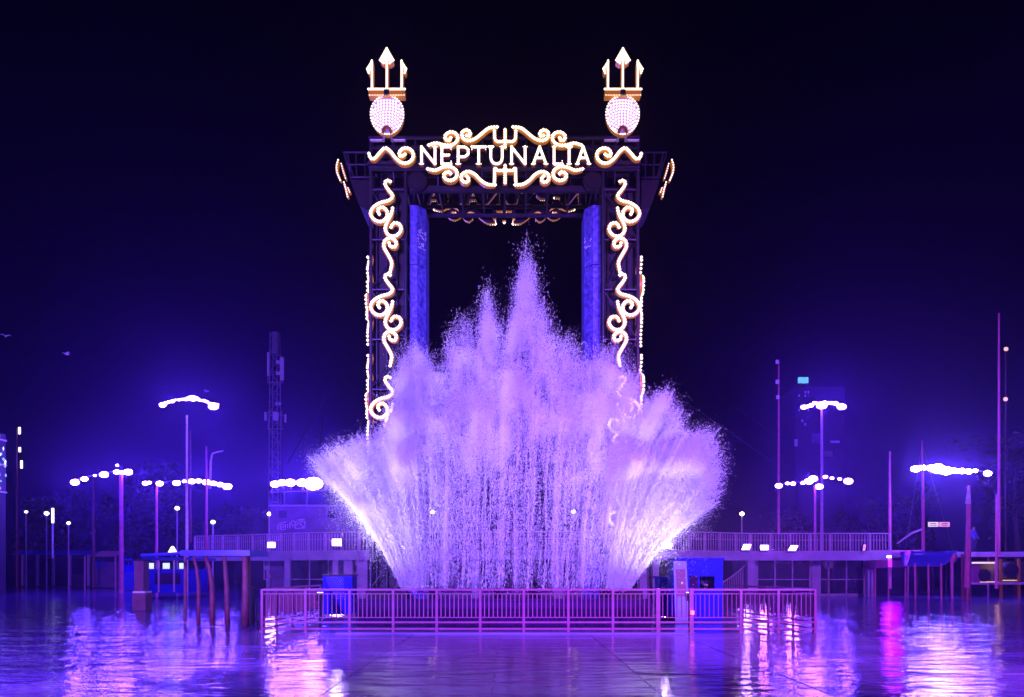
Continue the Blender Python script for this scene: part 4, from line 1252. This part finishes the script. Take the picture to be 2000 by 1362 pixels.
for px in (190, 203):
    MB().ball(P(px, 1103, D + .4), (.2, .12, .3), 8, 5).build('goods', M['hull'], ms)
cb_ = thing('boat_cabin', (PX(252, 60), 60, 0), 'small bright blue boat cabin moored left of the stone pillar', 'boat')
D = 60
MB().prism([(PX(240, D), .05), (PX(262, D), .05), (PX(264, D), PZ(1118, D)), (PX(238, D), PZ(1118, D))], D, D + 2.4).build('hull', M['hull'], cb_)
pxbox(MB(), 242, 1092, 260, 1117.6, D + .3, 1.6).build('cabin', M['blue'], cb_)
pxbox(MB(), 244, 1095, 250, 1104, D + .27, .02).build('porthole', M['glass'], cb_)
pxbox(MB(), 252, 1095, 258, 1104, D + .27, .02).build('porthole', M['glass'], cb_)

D = 48.0
fc = thing('lit_facade', (PX(2, D), D, 0), 'narrow brightly lit ornamental tower cut by the left edge of the picture', 'tower')
xf = PX(11, D + 2)
MB().span((xf - 1.5, D, 0), (xf, D + 2, PZ(838, D))).build('wall', M['deckdark'], fc)
r2 = random.Random(5)
for i in range(60):
    c = (xf + .03, r2.uniform(D, D + 2), PZ(r2.uniform(836, 955), D))
    mm = r2.choice(['cool', 'cool', 'cyan', 'amberlit'])
    MB().octa(c, (.03, .03 + .12 * r2.random(), .05 + .14 * r2.random())).build('lamp', M[mm], fc)
for y in (850, 900, 955):
    MB().span((xf + .002, D - .05, PZ(y + 2.5, D)), (xf + .1, D + 2, PZ(y, D))).build('cornice', M['white'], fc)

def pole(px, y0, y1, D, r, m, label, cat='pole', name='pole', grp='tall thin poles'):
    o = MB().tube([P(px, y1, D), P(px, (y0 + y1) / 2, D), P(px, y0, D)], [r, r * .85, r * .5], 7).build(name, M[m])
    tag(o, label, cat, grp)
    return o
pole(33, 836, 1148, 70, .10, 'wood', 'thin dark reddish pole near the left edge', name='mast_pole')
pole(403, 872, 1150, 50, .10, 'pinkpole', 'purple pole right of the white topped mast, with a free end', name='mast_pole')
pole(372, 840, 1060, 57, .09, 'wood', 'pole standing close behind the tallest left mast', name='mast_pole')
pole(183, 930, 1148, 66, .13, 'wood', 'dim pole under the slanting floodlights at far left', name='mast_pole')
pole(1521, 706, 1045, 58, .09, 'pinkpole', 'very tall thin mast right of the splash where the wires end', name='mast_pole')
pole(1738, 882, 1150, 48, .10, 'pinkpole', 'pale pink mast at the right end of the walkway railing', name='mast_pole')
pole(1951, 612, 1150, 50, .10, 'pinkpole', 'tallest pink mast, reaching high at far right', name='mast_pole')
pole(1946, 966, 1150, 44, .08, 'pinkpole', 'short pink pole beside the tallest mast at far right', name='mast_pole')
pole(1964, 680, 1150, 54, .07, 'bark', 'dark pole with two small warm lamps behind the tallest pink mast', name='mast_pole')
for i, (px, py) in enumerate(((1965, 682), (1964, 780))):
    o = MB().ball(P(px, py, 53.8), (.16, .1, .14), 8, 5).build('small_lamp', M['amberlit'])
    tag(o, '%s small warm lamp on the dark pole at far right' % ('upper' if i == 0 else 'lower'), 'lamp')
for i, (px, py) in enumerate(((1518, 707), (1518, 746), (1519, 776))):
    o = MB().box(P(px, py, 57.8), (.2, .12, .26)).box(P(px + 1.8, py, 57.8), (.12, .05, .05)).build('mast_fitting', M['white'])
    tag(o, '%s small white fitting on the very tall thin mast' % ('topmost', 'middle', 'lowest')[i], 'fitting')

def street_lamp(px, py, D, label, m='warm', r=.16, base=1060):
    c = P(px, py, D)
    root = thing('street_lamp', (c.x, D, 0), label, 'street lamp', 'small street lamps')
    MB().tube([(c.x, D, 0), (c.x, D, c.z - r)], .05, 6).build('pole', M['rail'], root)
    MB().ball(c, (r, r, r * .8), 8, 6).build('globe', M[m], root)
    MB().tube([(c.x, D, c.z + r * .7), (c.x, D, c.z + r * 1.15)], [r * .7, r * .15], 8).build('cap', M['steel'], root)
street_lamp(1449, 1004, 60, 'warm street lamp on a pale post above the right walkway')
street_lamp(526, 1004, 62, 'warm street lamp on a dark post behind the left walkway')
street_lamp(416, 1020, 58, 'white street lamp above the left end of the walkway', 'cool', .18)
street_lamp(845, 1000, 60, 'lamp glimmering through the left half of the splash', 'warm')
street_lamp(1120, 1000, 60, 'lamp glimmering through the right half of the splash', 'warm')
street_lamp(51, 1000, 66, 'dim cool lamp on a short post at far left', 'cool', .14)
street_lamp(91, 1003, 66, 'cool lamp left of the tall white light column', 'cool', .2)
street_lamp(134, 1022, 66, 'cool lamp right of the tall white light column', 'cool', .16)
street_lamp(346, 993, 64, 'white lamp hanging low between the left masts', 'cool', .2)
lc = thing('light_column', (PX(103, 62), 62, 0), 'slim white light column at far left', 'light column')
MB().tube([P(103, 1090, 62), P(103, 1022, 62)], .07, 7).build('shaft', M['white'], lc)
MB().tube([P(103, 1021.5, 62), P(103, 993, 62)], .09, 7).build('lit_tube', M['cool'], lc)
for i, (px, y0, y1) in enumerate(((38, 835, 848), (38.5, 874, 883), (42, 900, 915))):
    o = MB().tube([P(px, y0, 69.8), P(px, y1, 69.8)], .09, 6).build('tube_lamp', M['cool'])
    tag(o, '%s white tube lamp beside the dark pole at the left edge' % ('upper', 'middle', 'lower')[i], 'lamp')

# bent lamp arm
ba = MB().tube([P(410, 955, 56), P(412, 900, 56), P(415, 886, 56), P(425, 883, 56), P(436, 881, 56)], [.09, .07, .06, .05, .04], 6).build('bent_lamp_arm', M['rail'])
tag(ba, 'bent thin lamp arm between the two left poles', 'lamp arm')

# gulls lit from below
def gull(px, py, D, span, yaw, label):
    c = P(px, py, D)
    root = thing('gull', c, label, 'bird', 'gulls over the left side')
    root.rotation_euler.z = yaw
    OFF[root.name] = (0, 0, 0)
    s = span
    MB().tube([(0, -.24 * s, 0), (0, -.1 * s, .01), (0, .12 * s, .01), (0, .3 * s, .02)], [.02 * s, .085 * s, .09 * s, .015 * s], 8).build('body', M['white'], root, True)
    for q in (-1, 1):
        top = [(q * .03 * s, -.10 * s, .03 * s), (q * .26 * s, -.16 * s, .16 * s), (q * .5 * s, .0, .1 * s), (q * .28 * s, .05 * s, .15 * s), (q * .03 * s, .12 * s, .03 * s)]
        vs = top + [(x, y, z - .018 * s) for x, y, z in top]
        fs = [(0, 1, 3, 4), (1, 2, 3), (5, 9, 8, 6), (6, 8, 7)] + [(k, (k + 1) % 5, 5 + (k + 1) % 5, 5 + k) for k in range(5)]
        MB().add(vs, fs).build('wing', M['white'], root)
gull(11, 657, 45, .55, .6, 'pale gull flying at the left edge of the sky')
gull(130, 692, 42, .6, -.4, 'pale gull flying in the left sky, the largest of the three')
gull(403, 765, 48, .5, 1.2, 'small gull just above the highest left floodlights')

# ------------------------------------------------------------------ right waterside
D = 47.5
tr = thing('quay_terrace', (PX(1840, D), D + 2, 0), 'raised terrace with a pink edge along the water at right', 'terrace')
pxbox(MB(), 1700, 1078, 2010, 1088, D + .6, 6).build('floor', M['deck'], tr)
pxbox(MB(), 1698, 1075, 1800, 1079.5, D + .5, .09).build('edge_trim', M['pink'], tr)  # plain pink trim, gives off no light
pxbox(MB(), 1886, 1084, 1960, 1087.5, D + .5, .09).build('edge_trim', M['pink'], tr)
for px in (1709, 1773, 1860, 1930):
    MB().tube([P(px, 1088, D + .8), (PX(px, D + .8), D + .8, 0)], .055, 6).build('post', M['pinkpole'], tr)
D = 46.0
aw = thing('red_canopy', (PX(1740, D), D, 0), 'red canopy with a magenta light panel under the terrace', 'canopy')
MB().prism([(PX(1709, D), PZ(1110, D)), (PX(1772, D), PZ(1108, D)), (PX(1770, D), PZ(1096, D)), (PX(1712, D), PZ(1094, D))], D, D + 1.4).build('cloth', M['red'], aw)
pxbox(MB(), 1735, 1090, 1742, 1108, D - .06, .04).build('light_panel', M['magenta'], aw)
pxbox(MB(), 1733, 1086, 1741, 1089.5, D - .07, .05).build('lamp', M['deckflood'], aw)
lamp('panel_glow', 'SPOT', (PX(1738, D), D - .2, PZ(1100, D)), (PX(1738, D), 10, 0), (.32, 0, 1.0), 260, .6, 120, .8)
for px in (1711, 1737, 1770):
    MB().tube([(PX(px, D), D + .1, 0), (PX(px, D), D + .1, PZ(1110, D))], .045, 6).build('post', M['pinkpole'], aw)
# sailboat laid up beside the terrace
D = 44.0
sb = thing('sailboat', (PX(1810, D), D, 0), 'blue hulled sailboat on props with a tall bare mast at right', 'sailboat')
n = 13
xa, xb = PX(1768, D), PX(1868, D)
secs = []
for i in range(n):
    t = i / (n - 1)
    beam = .95 * math.sin(PI * min(1, (t * .82 + .18))) ** .7 if t < .98 else .03
    top = PZ(1078, D) + .18 * (t - .4) ** 2
    keel = PZ(1107, D) + (.55 * max(0, t - .72) / .28) + .1 * max(0, .2 - t)
    x = xa + (xb - xa) * t
    secs.append([(x, D - beam, top), (x, D - beam * .82, (top * .6 + keel * .4)), (x, D - beam * .3, keel + .05), (x, D, keel), (x, D + beam * .3, keel + .05), (x, D + beam * .82, (top * .6 + keel * .4)), (x, D + beam, top)])
mb = MB()
mb.add([p for s in secs for p in s], [(i * 7 + k, i * 7 + k + 1, (i + 1) * 7 + k + 1, (i + 1) * 7 + k) for i in range(n - 1) for k in range(6)] + [(i * 7 + 6, i * 7, (i + 1) * 7, (i + 1) * 7 + 6) for i in range(n - 1)] + [tuple(range(7)), tuple(range((n - 1) * 7 + 6, (n - 1) * 7 - 1, -1))])
mb.build('hull', M['hull'], sb, True)
MB().ball(P(1862, 1089, D - .25), (.24, .2, .3), 8, 6).build('bow_fender', M['pinkpole'], sb)
MB().tube([P(1803, 1078, D), P(1803, 980, D), P(1801, 860, D)], [.085, .075, .025], 8).build('mast', M['pinkpole'], sb)
MB().tube([P(1801, 1034, D), P(1780, 1042, D), P(1752, 1062, D)], [.05, .06, .04], 7).build('boom', M['sail'], sb)
for px in (1787, 1813, 1838, 1858):
    MB().tube([P(px, 1100 if px < 1850 else 1092, D - .35), (PX(px, D - .35), D - .4, 0)], .05, 6).build('prop', M['pinkpole'], sb)
for e in ((1768, 1078), (1862, 1078)):
    MB().tube([P(1801, 868, D), P(e[0], e[1], D)], .008, 4).build('stay', M['steel2'], sb)
# pole with furled sail in front of the far right masts
fs_ = thing('furled_sail_mast', (PX(1890, 42), 42, 0), 'rose mast with a cream furled sail at its top, at far right', 'mast')
D = 42.0
MB().tube([P(1888, 1148, D), P(1890, 1080, D), P(1892, 985, D)], [.14, .12, .11], 8).build('mast', M['pinkpole'], fs_)
MB().tube([P(1891, 984, D), P(1891.5, 968, D), P(1893, 948, D)], [.14, .10, .04], 8).build('furled_sail', M['sail'], fs_)
for px, y0 in ((1880, 1082), (1886, 1070), (1894, 1078)):
    MB().tube([P(px, y0, D + .3), (PX(px, D + .3), D + .3, 0)], .07, 7).build('mooring_pile', M['wood'], fs_)
person((PX(1905, 50), 50.2, PZ(1079, 48)), 'person in a blue jacket standing on the terrace by the rose mast at right', M['clothblue'], ((.27, -.02, 1.15), (.25, -.16, .95), (.23, -.22, .9)), .5, .95)

# lit board beyond the terrace
D = 58.0
lb = thing('lit_board', (PX(1835, D), D, 0), 'lit board of two panels, cream and pink, above the sailboat', 'sign')
pxbox(MB(), 1814, 1020, 1833, 1029, D, .1).build('cream_panel', M['signcream'], lb)
pxbox(MB(), 1836, 1020, 1855, 1029, D, .1).build('pink_panel', M['signpink'], lb)
for a, b, y in ((1817, 1829, 1023), (1817, 1830, 1026), (1839, 1852, 1023), (1839, 1851, 1026)):
    pxbox(MB(), a, y - .7, b, y + .7, D - .02, .018).build('text_line', M['plum'], lb)
MB().tube([P(1822, 1030, D), (PX(1822, D), D, 0)], .06, 6).build('post', M['steel'], lb)
MB().tube([P(1848, 1030, D), (PX(1848, D), D, 0)], .06, 6).build('post', M['steel'], lb)

# golden bar at the right edge
D = 45.0
br = thing('quay_bar', (PX(1950, D), D + 1, 0), 'amber lit bar with barrels under the terrace at the right edge', 'bar')
pxbox(MB(), 1898, 1096, 2010, 1142, D + 1.2, .2).build('back_wall', M['deckdark'], br)
pxbox(MB(), 1904, 1098, 1944, 1101, D + .2, .3).build('light_strip', M['signcream'], br)
pxbox(MB(), 1902, 1105, 1914, 1140, D + .2, .5).build('red_panel', M['red'], br)
for px in (1955, 1990):
    MB().tube([P(px, 1092, D + .3), (PX(px, D + .3), D + .3, 0)], .09, 7).build('post', M['golddim'], br)
pxbox(MB(), 1898, 1138, 2010, 1142, D + .1, .8).build('counter', M['deck'], br)
pxbox(MB(), 1916, 1136.2, 1950, 1137.8, D + .3, .4).build('lit_shelf', M['amberlit'], br)
pxbox(MB(), 1960, 1133.2, 1988, 1134.8, D + .5, .4).build('lit_shelf', M['amberlit'], br)
for px, py, rr in ((1925, 1124, .36), (1976, 1114, .45)):
    c = P(px, py, D + .1)
    MB().tube([(c.x, c.y, c.z), (c.x, c.y + .1, c.z), (c.x, c.y + .5, c.z), (c.x, c.y + .6, c.z)], [rr * .85, rr, rr, rr * .85], 16).build('barrel', M['black'], br)
lamp('bar_light', 'POINT', tuple(P(1950, 1104, D + .7)), None, (1.0, .55, .15), 25, .1)

# ------------------------------------------------------------------ far tower building with a cyan sign
D = 118.0
tb = thing('tower_building', (PX(1600, D), D, 0), 'distant dark high building with a cyan lit sign on its roof', 'building')
pxbox(MB(), 1554, 756, 1650, 1112, D, 8).build('wall', M['deckdark'], tb)
pxbox(MB(), 1560, 737, 1579, 748, D - .1, .4).build('roof_sign', M['cyan'], tb)
for px in (1563, 1576):
    MB().tube([P(px, 757, D + .1), P(px, 748, D + .1)], .1, 5).build('sign_post', M['steel'], tb)
WN = pxbox(MB(), -1.6, -2.2, 1.6, 2.2, 1, .001)
r2 = random.Random(11)
for i in range(4):
    for j in range(10):
        if r2.random() < .45: continue
        px, py = 1561 + i * 6, 766 + j * 7
        pxbox(MB(), px - 1.3, py - 2.2, px + 1.3, py + 2.2, D - .05, .04).build('window', M['violetwin'] if r2.random() < .5 else M['glass'], tb)
for a, b, c_, d_ in ((1622, 861, 1640, 865), (1612, 881, 1626, 892), (1552, 858, 1558, 872), (1586, 847, 1602, 866)):
    pxbox(MB(), a, b, c_, d_, D - .12, .1).build('roof_unit', M['white'] if a != 1586 else M['wall'], tb)

# ------------------------------------------------------------------ trees
def tree(x, y, h, rad_, label, seed, nl=1500, grp='dark trees behind the park'):
    r = random.Random(seed)
    root = thing('tree', (x, y, 0), label, 'tree', grp)
    tk = MB().tube([(x, y, 0), (x + .1, y, h * .3), (x - .1, y + .1, h * .62), (x, y, h * .9)], [.28, .2, .13, .04], 7)
    for k in range(7):
        a, z = r.uniform(0, 2 * PI), h * r.uniform(.35, .75)
        L = rad_ * r.uniform(.5, .9)
        tk.tube([(x, y, z), (x + L * .5 * math.cos(a), y + L * .5 * math.sin(a), z + L * .3), (x + L * math.cos(a), y + L * math.sin(a), z + L * .75)], [.09, .06, .02], 5)
    tk.build('trunk', M['bark'], root)
    cl = [(r.gauss(0, .42) * rad_, r.gauss(0, .42) * rad_, h * r.uniform(.42, .98)) for _ in range(26)]
    mb = MB()
    for i in range(nl):
        cx, cy_, cz = r.choice(cl)
        p = Vector((x + cx + r.gauss(0, .17) * rad_, y + cy_ + r.gauss(0, .17) * rad_, cz + r.gauss(0, .14) * rad_))
        a = Vector((r.gauss(0, 1), r.gauss(0, 1), r.gauss(0, 1))).normalized()
        b = a.orthogonal().normalized()
        s = r.uniform(.10, .24)
        mb.add([p + a * s * 1.4, p + b * s * .7, p - a * s * 1.4, p - b * s * .7], [(0, 1, 2, 3)])
    cr = mb.build('crown', M['leaf'], root)
for i, (px, D, h, rr, lab) in enumerate(((75, 88, 9, 3.2, 'dark tree behind the quayside building at far left'), (150, 96, 11, 3.6, 'dark tree behind the slanting floodlights at far left'), (262, 92, 9.5, 3.2, 'dark tree between the two lower rows of left floodlights'),
        (330, 98, 14, 4, 'tall dark tree behind the highest left floodlights'), (460, 95, 9, 3.4, 'dark tree left of the telecom mast'), (1700, 90, 9, 3.4, 'dark tree beyond the right end of the walkway'),
        (1790, 84, 10, 3.6, 'dark tree behind the bright row of floodlights at far right'), (1985, 62, 11.5, 3.4, 'nearest dark tree cut by the right edge'), (1540, 92, 8, 3, 'dark tree behind the clustered floodlights right of the splash'))):
    tree(PX(px, D), D, h, rr, lab, 40 + i)

# ------------------------------------------------------------------ haze in the night air
hz = MB().span((-175, -14, -1), (175, 205, 34)).mesh('haze', bpy.data.materials.new('night_haze'))
hm = hz.materials[0]
hm.use_nodes = True
hn = hm.node_tree
hn.nodes.clear()
ho = hn.nodes.new('ShaderNodeOutputMaterial')
pv_ = hn.nodes.new('ShaderNodeVolumePrincipled')
pv_.inputs['Color'].default_value = (0.60, 0.40, 1.0, 1)
pv_.inputs['Density'].default_value = 0.00135
pv_.inputs['Anisotropy'].default_value = 0.84
hn.links.new(pv_.outputs[0], ho.inputs['Volume'])
hm.cycles.volume_sampling = 'MULTIPLE_IMPORTANCE'
h_o = bpy.data.objects.new('haze', hz)
C.objects.link(h_o)
h_o['kind'] = 'stuff'
